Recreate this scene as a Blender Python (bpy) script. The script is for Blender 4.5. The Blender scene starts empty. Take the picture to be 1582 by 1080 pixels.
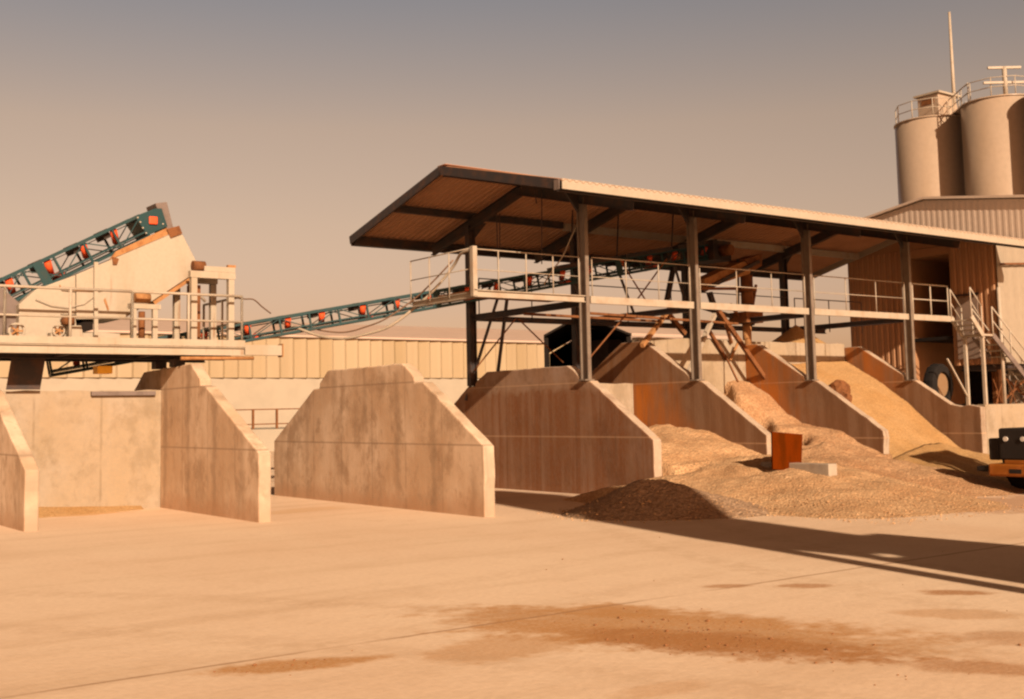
import bpy, bmesh, math, random
from mathutils import Vector, Matrix, noise as mnoise
random.seed(7)
C = bpy.context.scene.collection
SC = bpy.context.scene
rad = math.radians

# ------------------------------------------------------------------ camera, sky, sun, exposure
EYE = 1.7
FOC = 1798.0                       # focal length in pixels of a 1582 px wide picture
PPX, PPY = 794.0, 471.0
RX = Vector((0.8051502, -0.5927287, -0.02014541))
RD = Vector((0.03835857, 0.08594218, -0.99556143))
RF = Vector((0.59182918, 0.80080374, 0.09193259))
cam = bpy.data.cameras.new('camera')
camo = bpy.data.objects.new('camera', cam); C.objects.link(camo)
cam.sensor_width = 36; cam.lens = FOC / 1582 * 36
cam.shift_x = (791 - PPX) / 1582; cam.shift_y = (PPY - 540) / 1582
cam.clip_end = 6000; cam.clip_start = 0.05
up = -RD; back = -RF
camo.matrix_world = Matrix(((RX.x, up.x, back.x, 0), (RX.y, up.y, back.y, 0), (RX.z, up.z, back.z, EYE), (0, 0, 0, 1)))
SC.camera = camo

SUN = Vector((0.24, 1.0, -0.48)).normalized()          # the way the light travels
w = bpy.data.worlds.new('World'); SC.world = w; w.use_nodes = True
nt = w.node_tree; nt.nodes.clear()
def N(t, kind, **kw):
    n = t.nodes.new(kind)
    for k, v in kw.items(): setattr(n, k, v)
    return n
sky = N(nt, 'ShaderNodeTexSky', sky_type='NISHITA', sun_disc=False)
sky.sun_elevation = rad(25.0); sky.sun_rotation = rad(193.5); sky.air_density = 1.0; sky.dust_density = 2.0; sky.ozone_density = 1.0
tc = N(nt, 'ShaderNodeTexCoord'); sep = N(nt, 'ShaderNodeSeparateXYZ'); nt.links.new(tc.outputs['Generated'], sep.inputs[0])
rmp = N(nt, 'ShaderNodeValToRGB'); nt.links.new(sep.outputs['Z'], rmp.inputs[0])
SKYR = [(0.0, (0.69, 0.365, 0.24)), (0.09, (0.66, 0.34, 0.22)), (0.16, (0.75, 0.375, 0.215)), (0.24, (0.80, 0.395, 0.215)), (0.36, (0.55, 0.35, 0.245)), (0.46, (0.22, 0.09, 0.034)), (1.0, (0.19, 0.068, 0.02))]
while len(rmp.color_ramp.elements) < len(SKYR): rmp.color_ramp.elements.new(0.5)
for e, (p, c) in zip(rmp.color_ramp.elements, SKYR): e.position = p; e.color = (*c, 1)
mx = N(nt, 'ShaderNodeMix', data_type='RGBA', blend_type='MULTIPLY'); mx.inputs['Factor'].default_value = 1
nt.links.new(sky.outputs[0], mx.inputs['A']); nt.links.new(rmp.outputs[0], mx.inputs['B'])
bg = N(nt, 'ShaderNodeBackground'); bg.inputs['Strength'].default_value = 0.12
nt.links.new(mx.outputs['Result'], bg.inputs['Color'])
wo = N(nt, 'ShaderNodeOutputWorld'); nt.links.new(bg.outputs[0], wo.inputs['Surface'])

sl = bpy.data.lights.new('sun', 'SUN'); sl.energy = 4.0; sl.angle = rad(0.8); sl.color = (1.0, 0.77, 0.555)
so = bpy.data.objects.new('sun', sl); C.objects.link(so)
so.rotation_euler = SUN.to_track_quat('-Z', 'Y').to_euler(); so.location = (-5, -20, 30)
SC.view_settings.view_transform = 'Standard'; SC.view_settings.look = 'None'
SC.view_settings.exposure = 1.0; SC.view_settings.gamma = 1.0
SC.render.engine = 'CYCLES'
SC.cycles.filter_width = 2.3
SC.cycles.max_bounces = 6

# ------------------------------------------------------------------ where a picture point meets a known plane
def ray(px, py):
    a, b = (px - PPX) / FOC, (py - PPY) / FOC
    return RX * a + RD * b + RF
O = Vector((0, 0, EYE))
def PX(px, py, x): r = ray(px, py); return O + r * (x / r.x)
def PY(px, py, y): r = ray(px, py); return O + r * (y / r.y)
def PZ(px, py, z=0): r = ray(px, py); return O + r * ((z - EYE) / r.z)

# ------------------------------------------------------------------ materials
MATS = {}
def link(t, a, b): t.links.new(a, b)
class G:
    """tiny node-graph helper"""
    def __init__(s, name, rough=0.85, metallic=0.0):
        s.m = bpy.data.materials.new(name); s.m.use_nodes = True
        s.t = s.m.node_tree; s.b = s.t.nodes['Principled BSDF']
        s.b.inputs['Roughness'].default_value = rough; s.b.inputs['Metallic'].default_value = metallic
        s.b.inputs['Specular IOR Level'].default_value = 0.22
        s.pos = N(s.t, 'ShaderNodeNewGeometry').outputs['Position']
    def map(s, scale=(1, 1, 1), loc=(0, 0, 0), rot=(0, 0, 0), src=None):
        n = N(s.t, 'ShaderNodeMapping'); n.inputs['Scale'].default_value = scale; n.inputs['Location'].default_value = loc
        n.inputs['Rotation'].default_value = rot; link(s.t, src or s.pos, n.inputs[0]); return n.outputs[0]
    def noise(s, scale, detail=4, vec=None, rough=0.55):
        n = N(s.t, 'ShaderNodeTexNoise'); n.inputs['Scale'].default_value = scale; n.inputs['Detail'].default_value = detail
        n.inputs['Roughness'].default_value = rough; link(s.t, vec or s.pos, n.inputs['Vector']); return n.outputs['Fac']
    def rng(s, v, a, b, c=0.0, d=1.0):
        n = N(s.t, 'ShaderNodeMapRange'); n.interpolation_type = 'SMOOTHSTEP'; link(s.t, v, n.inputs[0])
        for i, x in enumerate((a, b, c, d)): n.inputs[i + 1].default_value = x
        return n.outputs[0]
    def math(s, op, a, b=None, c=None):
        n = N(s.t, 'ShaderNodeMath', operation=op)
        for i, x in enumerate((a, b, c)):
            if x is None: continue
            if isinstance(x, (int, float)): n.inputs[i].default_value = x
            else: link(s.t, x, n.inputs[i])
        return n.outputs[0]
    def mix(s, f, a, b, mode='MIX'):
        n = N(s.t, 'ShaderNodeMix', data_type='RGBA', blend_type=mode)
        for k, x in (('Factor', f), ('A', a), ('B', b)):
            if isinstance(x, (int, float)): n.inputs[k].default_value = x
            elif isinstance(x, tuple): n.inputs[k].default_value = (*x, 1)
            else: link(s.t, x, n.inputs[k])
        return n.outputs['Result']
    def xyz(s, src=None):
        n = N(s.t, 'ShaderNodeSeparateXYZ'); link(s.t, src or s.pos, n.inputs[0]); return n.outputs
    def color(s, c): link(s.t, c, s.b.inputs['Base Color'])
    def bump(s, h, strength=0.3, dist=0.02):
        n = N(s.t, 'ShaderNodeBump'); n.inputs['Strength'].default_value = strength; n.inputs['Distance'].default_value = dist
        link(s.t, h, n.inputs['Height']); link(s.t, n.outputs[0], s.b.inputs['Normal'])
def plain(name, col, rough=0.6, metallic=0.0, dirt=None, amt=0.5, scale=3.0, streak=False, bump=0.0):
    g = G(name, rough, metallic)
    v = g.noise(scale, 5, g.map((1, 1, 0.25)) if streak else None)
    dk = dirt or tuple(c * 0.6 for c in col)
    c = g.mix(g.rng(v, 0.42, 0.72, 0, amt), col, dk)
    v2 = g.noise(scale * 7, 3)
    c = g.mix(g.rng(v2, 0.35, 0.75, 0, 0.22), c, tuple(x * 0.65 for x in col))
    g.color(c)
    if bump: g.bump(v2, bump, 0.01)
    MATS[name] = g.m; return g.m

def concrete(name, col, stain, amt, grime, gamt, band=None, joints=(1.17, 2.28), cold=0.55, end_dim=0.0):
    g = G(name, 0.92)
    big = g.noise(0.7, 5); st = g.noise(0.8, 6, g.map((2.0, 2.0, 0.42)), 0.6); fine = g.noise(14, 4); mid = g.noise(3.0, 6)
    c = g.mix(g.rng(big, 0.38, 0.66, 0, amt), col, stain)
    c = g.mix(g.rng(st, 0.44, 0.70, 0, amt * 0.8), c, stain)
    blot = g.noise(1.9, 6, g.map((1, 1, 0.8), (5, 2, 7)), 0.65)
    c = g.mix(g.rng(blot, 0.48, 0.66, 0, min(1, amt * 0.95)), c, tuple(q * 0.66 for q in stain))
    blot2 = g.noise(4.5, 5, g.map((1, 1, 0.7), (2, 9, 4)), 0.65)
    c = g.mix(g.rng(blot2, 0.55, 0.70, 0, amt * 0.55), c, tuple(q * 0.62 for q in stain))
    x, y, z = g.xyz()
    if gamt:
        fst = g.noise(1.0, 5, g.map((4.5, 4.5, 0.3)))
        f = g.math('MULTIPLY', g.math('ADD', 0.55, g.math('MULTIPLY', g.rng(fst, 0.38, 0.62), 0.45)), gamt)
        if band:                                  # clean strip near the top where the heap never reached
            edge = g.math('ADD', z, g.math('MULTIPLY', g.math('SUBTRACT', mid, 0.5), 0.6))
            f = g.math('MULTIPLY', f, g.rng(edge, band - 0.10, band + 0.08, 1, 0.12))
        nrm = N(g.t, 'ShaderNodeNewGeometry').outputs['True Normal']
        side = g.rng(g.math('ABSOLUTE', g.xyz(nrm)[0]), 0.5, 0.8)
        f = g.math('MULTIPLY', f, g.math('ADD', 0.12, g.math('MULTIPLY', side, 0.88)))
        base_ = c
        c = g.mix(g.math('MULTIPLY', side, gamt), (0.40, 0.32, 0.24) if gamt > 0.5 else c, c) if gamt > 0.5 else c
        c = g.mix(f, c, grime)
        c = g.mix(g.rng(g.noise(1.3, 5, g.map((1, 1, 0.5), (3, 8, 1))), 0.50, 0.72, 0, gamt * 0.55), c, tuple(q * 0.6 for q in grime))
    c = g.mix(g.rng(mid, 0.5, 0.8, 0, 0.3), c, tuple(q * 0.62 for q in stain))
    c = g.mix(g.rng(fine, 0.3, 0.8, 0, 0.28), c, tuple(q * 0.7 for q in col))
    h = g.math('ADD', g.math('MULTIPLY', fine, 0.35), mid)
    for jz in joints:                             # pour joints and form-panel edges
        j = g.rng(g.math('ABSOLUTE', g.math('SUBTRACT', z, jz)), 0.006, 0.022, 1, 0)
        c = g.mix(g.math('MULTIPLY', j, cold), c, (0.42, 0.27, 0.16) if gamt > 0.5 else tuple(q * 0.45 for q in stain))
    py = g.math('ABSOLUTE', g.math('SUBTRACT', g.math('FRACT', g.math('DIVIDE', g.math('ADD', y, x), 1.22)), 0.5))
    j = g.rng(py, 0.47, 0.495, 0, 0.4)
    c = g.mix(g.math('MULTIPLY', j, g.rng(mid, 0.3, 0.6)), c, tuple(q * 0.5 for q in stain))
    if name == 'concrete_weathered':              # damp runs below the form joints, splashed dirt at the foot
        sd = g.math('ABSOLUTE', g.math('SUBTRACT', g.math('FRACT', g.math('DIVIDE', g.math('ADD', g.math('ADD', y, 0.35), g.math('MULTIPLY', g.math('SUBTRACT', mid, 0.5), 0.35)), 1.22)), 0.5))
        c = g.mix(g.math('MULTIPLY', g.rng(sd, 0.0, 0.13, 0.55, 0), g.rng(big, 0.36, 0.60)), c, tuple(q * 0.55 for q in stain))
        c = g.mix(g.rng(g.math('ADD', z, g.math('MULTIPLY', g.math('SUBTRACT', blot, 0.5), 0.9)), 0.05, 0.42, 0.6, 0), c, (0.36, 0.20, 0.105))
    if name == 'concrete_stained':
        back_ = g.math('MULTIPLY', g.rng(g.math('ADD', y, g.math('MULTIPLY', g.math('SUBTRACT', big, 0.5), 2.4)), 18.2, 20.2), g.rng(fst, 0.30, 0.58, 0.15, 0.85))
        back_ = g.math('MULTIPLY', back_, g.math('MAXIMUM', g.rng(z, 2.22, 2.36, 1, 0.18), g.rng(x, 21.0, 21.5, 0, 0.8)))
        c = g.mix(g.math('MULTIPLY', back_, side), c, (0.40, 0.125, 0.014))
    if end_dim:                                      # wall ends darkened in the colour to tone down the sun on them
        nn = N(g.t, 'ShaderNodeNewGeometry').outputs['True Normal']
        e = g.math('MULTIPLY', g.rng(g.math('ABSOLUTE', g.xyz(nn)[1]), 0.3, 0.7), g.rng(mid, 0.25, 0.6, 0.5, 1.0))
        c = g.mix(g.math('MULTIPLY', e, end_dim), c, tuple(q * 0.45 for q in col))
    g.color(c); g.bump(h, 0.35, 0.02)
    MATS[name] = g.m; return g.m
M_conc = concrete('concrete_new', (0.36, 0.31, 0.245), (0.30, 0.23, 0.165), 0.6, (0.30, 0.18, 0.10), 0.0)
M_conc_face = concrete('concrete_weathered', (0.66, 0.515, 0.375), (0.46, 0.31, 0.19), 0.85, (0.33, 0.185, 0.095), 0.30, end_dim=0.8)
M_conc_dirty = concrete('concrete_grimed', (0.31, 0.21, 0.15), (0.25, 0.135, 0.068), 0.75, (0.185, 0.072, 0.026), 0.95, band=2.16)
M_conc_rust = concrete('concrete_stained', (0.215, 0.125, 0.072), (0.235, 0.095, 0.032), 0.8, (0.130, 0.060, 0.024), 0.75, joints=(2.30, 0.95))
M_back = concrete('concrete_back', (0.32, 0.262, 0.195), (0.29, 0.215, 0.13), 0.6, (0.26, 0.165, 0.085), 0.15, joints=())

M_dark = plain('dark_steel', (0.036, 0.030, 0.030), 0.55, 0.0, (0.11, 0.05, 0.025), 0.5, 4)
M_colm = plain('column_steel', (0.17, 0.135, 0.105), 0.5, 0.0, (0.09, 0.055, 0.04), 0.5, 4)
M_girder = plain('girder_paint', (0.34, 0.29, 0.225), 0.55, 0.0, (0.27, 0.175, 0.105), 0.6, 3)
M_white = plain('cream_paint', (0.345, 0.296, 0.228), 0.5, 0.0, (0.27, 0.195, 0.115), 0.45, 2.2, True)
def runs(m, col, amt, sc=9.0):
    g = G.__new__(G); g.m = m; g.t = m.node_tree; g.b = g.t.nodes['Principled BSDF']; g.pos = N(g.t, 'ShaderNodeNewGeometry').outputs['Position']
    src = g.b.inputs['Base Color'].links[0].from_socket
    f = g.math('MULTIPLY', g.rng(g.noise(1.0, 5, g.map((sc, sc, 0.55)), 0.6), 0.56, 0.74), g.rng(g.noise(1.4, 3), 0.38, 0.62))
    g.color(g.mix(g.math('MULTIPLY', f, amt), src, col))
runs(M_white, (0.20, 0.09, 0.035), 0.75)
M_rail = plain('rail_paint', (0.36, 0.31, 0.245), 0.5, 0.0, (0.28, 0.20, 0.125), 0.45, 5)
M_fascia = plain('fascia_sheet', (0.345, 0.295, 0.23), 0.45, 0.0, (0.31, 0.25, 0.185), 0.4, 1.5)
M_roof = plain('roof_sheet', (0.46, 0.245, 0.14), 0.55, 0.0, (0.28, 0.14, 0.07), 0.55, 1.3)
M_green = plain('green_paint', (0.010, 0.042, 0.046), 0.5, 0.0, (0.035, 0.038, 0.03), 0.45, 6)
M_orange = plain('orange_roller', (0.62, 0.085, 0.025), 0.45, 0.0, (0.42, 0.07, 0.025), 0.4, 8)
M_belt = plain('belt_rubber', (0.03, 0.024, 0.02), 0.85, 0.0, (0.08, 0.055, 0.035), 0.5, 3)
M_rust = plain('rusty_steel', (0.17, 0.068, 0.024), 0.85, 0.0, (0.08, 0.03, 0.013), 0.8, 5, bump=0.4)
M_rustl = plain('rusty_edge', (0.33, 0.165, 0.065), 0.85, 0.0, (0.22, 0.09, 0.03), 0.8, 9, bump=0.4)
M_rustp = plain('rusty_plate', (0.10, 0.017, 0.001), 1.0, 0.0, (0.055, 0.012, 0.001), 0.9, 5, True, bump=0.3)
M_rustp.node_tree.nodes['Principled BSDF'].inputs['Specular IOR Level'].default_value = 0.0
M_grey = plain('grey_flap', (0.16, 0.125, 0.11), 0.8, 0.0, (0.09, 0.065, 0.05), 0.6, 5)
M_black = plain('black_opening', (0.012, 0.008, 0.006), 0.95)
M_yellow = plain('yellow_paint', (0.75, 0.42, 0.04), 0.5)
M_clad = plain('cladding', (0.49, 0.395, 0.315), 0.55, 0.0, (0.42, 0.325, 0.25), 0.5, 1.0, True)
M_cladw = plain('white_cladding', (0.285, 0.238, 0.18), 0.5, 0.0, (0.265, 0.215, 0.155), 0.35, 0.8, True)
M_clado = plain('brown_cladding', (0.36, 0.195, 0.10), 0.55, 0.0, (0.20, 0.085, 0.035), 0.5, 1.0, True)
M_silo = plain('silo_paint', (0.37, 0.28, 0.205), 0.32, 0.0, (0.33, 0.235, 0.155), 0.5, 0.8, True)
M_silo.node_tree.nodes['Principled BSDF'].inputs['Specular IOR Level'].default_value = 0.6
M_door = plain('grey_door', (0.24, 0.175, 0.135), 0.5)
M_tyre = plain('tyre_rubber', (0.011, 0.009, 0.008), 0.9)
M_ldr = plain('orange_machine_paint', (0.24, 0.075, 0.009), 0.5, 0.0, (0.34, 0.12, 0.03), 0.6, 4)
M_clod = plain('earth_clod', (0.24, 0.11, 0.045), 0.95)
M_rimt = plain('tan_rim', (0.19, 0.12, 0.065), 0.7, 0.0, (0.2, 0.11, 0.05), 0.6, 6)
M_ldrk = plain('black_machine_paint', (0.018, 0.014, 0.012), 0.6)
M_lamp = plain('lamp_glass', (0.55, 0.50, 0.44), 0.2)
M_cable = plain('pale_hose', (0.34, 0.285, 0.215), 0.6)
M_cabled = plain('dark_cable', (0.20, 0.12, 0.075), 0.7)
M_glass = plain('dark_glass', (0.02, 0.02, 0.02), 0.1)
M_hroof = plain('far_roof', (0.44, 0.325, 0.255), 0.7, 0.0, (0.40, 0.285, 0.215), 0.4, 0.1)

def ribbed(name, c1, c2, period, axis=0, soft=0.1, rough=0.6):
    """sheets of slightly different age, one tint per sheet"""
    g = G(name, rough); v = g.xyz()[axis]
    k = g.math('FLOOR', g.math('DIVIDE', v, period))
    wn = N(g.t, 'ShaderNodeTexWhiteNoise', noise_dimensions='1D'); link(g.t, k, wn.inputs['W'])
    c = g.mix(wn.outputs['Value'], c1, c2)
    c = g.mix(g.rng(g.noise(0.4, 4, g.map((1, 1, 0.2))), 0.4, 0.75, 0, 0.35), c, tuple(x * 0.72 for x in c2))
    g.color(c); MATS[name] = g.m; return g.m
M_hally = ribbed('yellow_sheet', (0.325, 0.255, 0.165), (0.275, 0.205, 0.115), 1.15)
M_hallw = plain('hall_wall', (0.318, 0.276, 0.212), 0.7, 0.0, (0.30, 0.25, 0.188), 0.4, 0.12)

def heapmat(name, a, b, dark, scale, bump, wet=0.5):
    g = G(name, 0.95)
    big = g.noise(0.9, 5); v = N(g.t, 'ShaderNodeTexVoronoi'); v.inputs['Scale'].default_value = scale; link(g.t, g.pos, v.inputs['Vector'])
    fine = g.noise(scale * 0.6, 3)
    c = g.mix(g.rng(big, 0.4, 0.65), a, b)
    c = g.mix(g.math('MULTIPLY', g.rng(fine, 0.45, 0.68), wet), c, dark)
    sep = g.xyz(v.outputs['Color'])
    c = g.mix(g.rng(sep[0], 0.0, 1.0, 0.0, 0.45), c, tuple(q * 0.45 for q in b))
    g.color(c)
    g.bump(g.math('ADD', v.outputs['Distance'], g.math('MULTIPLY', fine, 0.6)), bump, 0.05)
    MATS[name] = g.m; return g.m
M_gravel = heapmat('gravel', (0.54, 0.345, 0.185), (0.46, 0.275, 0.138), (0.34, 0.155, 0.06), 24, 0.5)
M_dgravel = heapmat('dark_gravel', (0.36, 0.24, 0.15), (0.29, 0.18, 0.105), (0.16, 0.085, 0.04), 20, 0.6)
M_pink = heapmat('brown_gravel', (0.46, 0.285, 0.155), (0.38, 0.215, 0.108), (0.26, 0.12, 0.048), 24, 0.45)
M_sand = heapmat('yellow_sand', (0.41, 0.255, 0.115), (0.37, 0.215, 0.085), (0.31, 0.155, 0.05), 40, 0.25, 0.4)

def ground_mat():
    g = G('dusty_concrete', 0.95)
    x, y, z = g.xyz()
    a = g.noise(0.16, 6); b = g.noise(0.55, 6, g.map((1, 0.45, 1), rot=(0, 0, 0.6))); f = g.noise(16, 4); m = g.noise(2.6, 6)
    tracks = g.noise(1.0, 5, g.map((0.18, 1.5, 1), rot=(0, 0, -0.62)))
    c = g.mix(g.rng(a, 0.35, 0.68), (0.67, 0.50, 0.35), (0.62, 0.44, 0.295))
    c = g.mix(g.rng(b, 0.42, 0.72, 0, 0.6), c, (0.69, 0.525, 0.37))
    c = g.mix(g.rng(tracks, 0.48, 0.72, 0, 0.26), c, (0.45, 0.30, 0.175))
    c = g.mix(g.rng(m, 0.5, 0.8, 0, 0.25), c, (0.44, 0.29, 0.17))
    c = g.mix(g.rng(f, 0.3, 0.8, 0, 0.25), c, (0.42, 0.28, 0.165))
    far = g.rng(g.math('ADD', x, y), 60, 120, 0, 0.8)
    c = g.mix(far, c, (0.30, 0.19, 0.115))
    # spread dirt: (centre x, centre y, half length, half width, angle, strength)
    wob = g.noise(1.5, 7, None, 0.62); wob2 = g.noise(7, 5, None, 0.6)
    grain = g.rng(g.noise(30, 4, None, 0.7), 0.34, 0.56, 0.68, 1.0)
    def patch(cx, cy, l, wd, ang, s, colr, edge=0.55):
        nonlocal c
        v = g.map((1 / l, 1 / wd, 0), src=g.map((1, 1, 0), rot=(0, 0, -ang), src=g.map((1, 1, 0), (-cx, -cy, 0))))
        n = N(g.t, 'ShaderNodeVectorMath', operation='LENGTH'); link(g.t, v, n.inputs[0])
        d = g.math('ADD', n.outputs['Value'], g.math('MULTIPLY', g.math('SUBTRACT', wob, 0.5), 1.5))
        d = g.math('ADD', d, g.math('MULTIPLY', g.math('SUBTRACT', wob2, 0.5), 0.9))
        c = g.mix(g.math('MULTIPLY', g.rng(d, edge, 1.1, s, 0), grain), c, colr)
    D1 = (0.41, 0.205, 0.072); D2 = (0.33, 0.145, 0.045)
    patch(6.4, 6.8, 2.3, 0.92, -1.12, 0.95, D1)
    patch(6.3, 6.05, 1.35, 0.5, -1.1, 0.9, D2)
    patch(6.6, 7.7, 0.7, 0.4, -0.9, 0.8, D1)
    patch(5.1, 7.05, 0.75, 0.5, 0.2, 0.6, D1)
    patch(3.65, 7.5, 0.62, 0.24, -0.35, 0.95, D1)
    patch(8.35, 7.95, 0.26, 0.15, -0.6, 0.7, D2); patch(8.9, 7.45, 0.34, 0.17, -0.7, 0.75, D2)
    patch(9.55, 6.25, 0.42, 0.17, -0.9, 0.85, D2); patch(8.6, 5.6, 0.6, 0.25, -0.9, 0.5, D1); patch(8.1, 4.6, 0.7, 0.35, -0.9, 0.5, D2)
    patch(7.0, 4.3, 0.8, 0.25, -1.1, 0.7, D2); patch(5.0, 5.35, 0.4, 0.2, 0, 0.35, D1)
    patch(6.1, 22.2, 1.5, 0.5, 0.02, 0.75, (0.48, 0.25, 0.075)); patch(9.6, 19.6, 1.1, 0.5, 0.3, 0.35, (0.48, 0.27, 0.1))
    patch(18.5, 11.0, 4.5, 1.8, -0.5, 0.75, (0.36, 0.19, 0.10)); patch(14.2, 19.2, 2.0, 2.4, 0, 0.45, (0.36, 0.27, 0.2))
    def track(cx, cy, r, s_):
        nonlocal c
        n = N(g.t, 'ShaderNodeVectorMath', operation='LENGTH'); link(g.t, g.map((1, 1, 0), (-cx, -cy, 0)), n.inputs[0])
        d = g.math('SUBTRACT', n.outputs['Value'], r)
        d = g.math('ABSOLUTE', g.math('SUBTRACT', g.math('ABSOLUTE', d), 0.85))
        f = g.math('MULTIPLY', g.rng(d, 0.10, 0.26, 1, 0), g.rng(g.noise(5, 5, None, 0.7), 0.36, 0.62))
        c = g.mix(g.math('MULTIPLY', f, s_), c, (0.45, 0.30, 0.18))
    track(-14, -2, 21.5, 0.3); track(2, 40, 31.2, 0.22); track(30, 3, 20.5, 0.3)
    # slab joints
    for v, p in ((y, 7.88), (x, 7.0)):
        vv = g.math('ADD', v, g.math('MULTIPLY', g.math('SUBTRACT', m, 0.5), 0.05))
        j = g.rng(g.math('ABSOLUTE', g.math('SUBTRACT', vv, p)), 0.008, 0.035, 0.7, 0)
        j = g.math('MULTIPLY', j, g.rng(b, 0.33, 0.55))
        if p == 7.0: j = g.math('MULTIPLY', j, g.rng(y, 5.6, 7.4, 1, 0))
        c = g.mix(j, c, (0.27, 0.15, 0.075))
    g.color(c); g.bump(g.math('ADD', m, g.math('MULTIPLY', f, 0.5)), 0.25, 0.03)
    return g.m
M_ground = ground_mat()

# ------------------------------------------------------------------ mesh builder
class MB:
    def __init__(s): s.bm = bmesh.new(); s.smooth = False
    def face(s, pts):
        return s.bm.faces.new([s.bm.verts.new(p) for p in pts])
    def hexa(s, b, t):
        vb = [s.bm.verts.new(p) for p in b]; vt = [s.bm.verts.new(p) for p in t]; n = len(b)
        s.bm.faces.new(vb[::-1]); s.bm.faces.new(vt)
        for i in range(n): s.bm.faces.new((vb[i], vb[(i + 1) % n], vt[(i + 1) % n], vt[i]))
        return s
    def box(s, x0, x1, y0, y1, z0, z1):
        return s.hexa([(x0, y0, z0), (x1, y0, z0), (x1, y1, z0), (x0, y1, z0)], [(x0, y0, z1), (x1, y0, z1), (x1, y1, z1), (x0, y1, z1)])
    def beam(s, p, q, a, b, upv=(0, 0, 1)):
        p, q = Vector(p), Vector(q); d = (q - p).normalized(); u = Vector(upv)
        if abs(d.dot(u)) > 0.98: u = Vector((0, 1, 0))
        sd = d.cross(u).normalized(); u = sd.cross(d).normalized()
        cs = [sd * (i * a / 2) + u * (j * b / 2) for i, j in ((-1, -1), (1, -1), (1, 1), (-1, 1))]
        return s.hexa([p + c for c in cs], [q + c for c in cs])
    def ibeam(s, p, q, a, b, upv=(0, 0, 1), tf=0.018, tw=0.014):
        """H section: flanges of width a, b apart along upv"""
        p, q = Vector(p), Vector(q); d = (q - p).normalized(); u = Vector(upv)
        sd = d.cross(u).normalized(); u = sd.cross(d).normalized()
        for k in (-1, 1): s.beam(p + u * k * (b / 2 - tf / 2), q + u * k * (b / 2 - tf / 2), a, tf, u)
        s.beam(p, q, tw, b - 2 * tf - 0.002, u); return s
    def tube(s, p, q, r, r2=None, n=10, caps=True):
        p, q = Vector(p), Vector(q); d = (q - p).normalized(); r2 = r if r2 is None else r2
        u = Vector((0, 0, 1)) if abs(d.z) < 0.9 else Vector((1, 0, 0))
        a = d.cross(u).normalized(); b = d.cross(a)
        c = [(math.cos(2 * math.pi * i / n), math.sin(2 * math.pi * i / n)) for i in range(n)]
        A = [s.bm.verts.new(p + (a * x + b * y) * r) for x, y in c]; B = [s.bm.verts.new(q + (a * x + b * y) * r2) for x, y in c]
        for i in range(n): 
            f = s.bm.faces.new((A[i], A[(i + 1) % n], B[(i + 1) % n], B[i])); f.smooth = n > 7
        if caps: s.bm.faces.new(A[::-1]); s.bm.faces.new(B)
        return s
    def path(s, pts, r, n=8):
        pts = [Vector(p) for p in pts]; rings = []
        for i, p in enumerate(pts):
            d = (pts[min(i + 1, len(pts) - 1)] - pts[max(i - 1, 0)]).normalized()
            u = Vector((0, 0, 1)) if abs(d.z) < 0.95 else Vector((0, 1, 0))
            a = d.cross(u).normalized(); b = d.cross(a)
            rings.append([s.bm.verts.new(p + (a * math.cos(2 * math.pi * k / n) + b * math.sin(2 * math.pi * k / n)) * r) for k in range(n)])
        for A, B in zip(rings, rings[1:]):
            for k in range(n): s.bm.faces.new((A[k], A[(k + 1) % n], B[(k + 1) % n], B[k])).smooth = True
        s.bm.faces.new(rings[0][::-1]); s.bm.faces.new(rings[-1]); return s
    def prism(s, poly, fn, a, b):
        return s.hexa([fn(u, v, a) for u, v in poly], [fn(u, v, b) for u, v in poly])
    def build(s, name, mat, parent=None, bevel=0.0, label=None, cat=None, group=None, kind=None, base=None):
        bmesh.ops.recalc_face_normals(s.bm, faces=s.bm.faces[:])
        me = bpy.data.meshes.new(name)
        vs = [v.co for v in s.bm.verts]
        if parent is not None: off = world_loc(parent)
        elif base is not None: off = Vector(base)
        else:
            off = Vector(((min(v.x for v in vs) + max(v.x for v in vs)) / 2, (min(v.y for v in vs) + max(v.y for v in vs)) / 2, min(v.z for v in vs)))
        bmesh.ops.translate(s.bm, verts=s.bm.verts[:], vec=-off)
        s.bm.to_mesh(me); s.bm.free()
        me.materials.append(mat)
        o = bpy.data.objects.new(name, me); C.objects.link(o)
        if parent is not None: o.parent = parent
        else: o.location = off
        if bevel:
            md = o.modifiers.new('edge', 'BEVEL'); md.width = bevel; md.segments = 2; md.limit_method = 'ANGLE'; md.angle_limit = rad(40)
        tag(o, label, cat, group, kind)
        return o
def world_loc(o):
    v = Vector((0, 0, 0))
    while o is not None: v = v + Vector(o.location); o = o.parent
    return v
def tag(o, label=None, cat=None, group=None, kind=None):
    for k, v in (('label', label), ('category', cat), ('group', group), ('kind', kind)):
        if v: o[k] = v
    return o
def thing(name, loc, label, cat, group=None):
    o = bpy.data.objects.new(name, None); C.objects.link(o); o.location = loc; o.empty_display_size = 0.2
    return tag(o, label, cat, group)
fx = lambda u, v, a: (a, u, v)      # profile in (y, z), extruded along x
fy = lambda u, v, a: (u, a, v)      # profile in (x, z), extruded along y

def box(name, mat, parent, *b, **k): return MB().box(*b).build(name, mat, parent, **k)

# ------------------------------------------------------------------ the setting
gm = MB()
nx = [-3000, -400, -60, -20, 0, 10, 20, 30, 60, 140, 500, 3000]
gv = [[gm.bm.verts.new((x, y, 0)) for y in nx] for x in nx]
for i in range(len(nx) - 1):
    for j in range(len(nx) - 1): gm.bm.faces.new((gv[i][j], gv[i + 1][j], gv[i + 1][j + 1], gv[i][j + 1]))
gm.build('ground', M_ground, kind='structure', base=(0, 0, 0))
MB().box(26.73, 48, 16.72, 40, 0.01, 1.62).build('raised_yard', M_ground, kind='structure')

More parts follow.
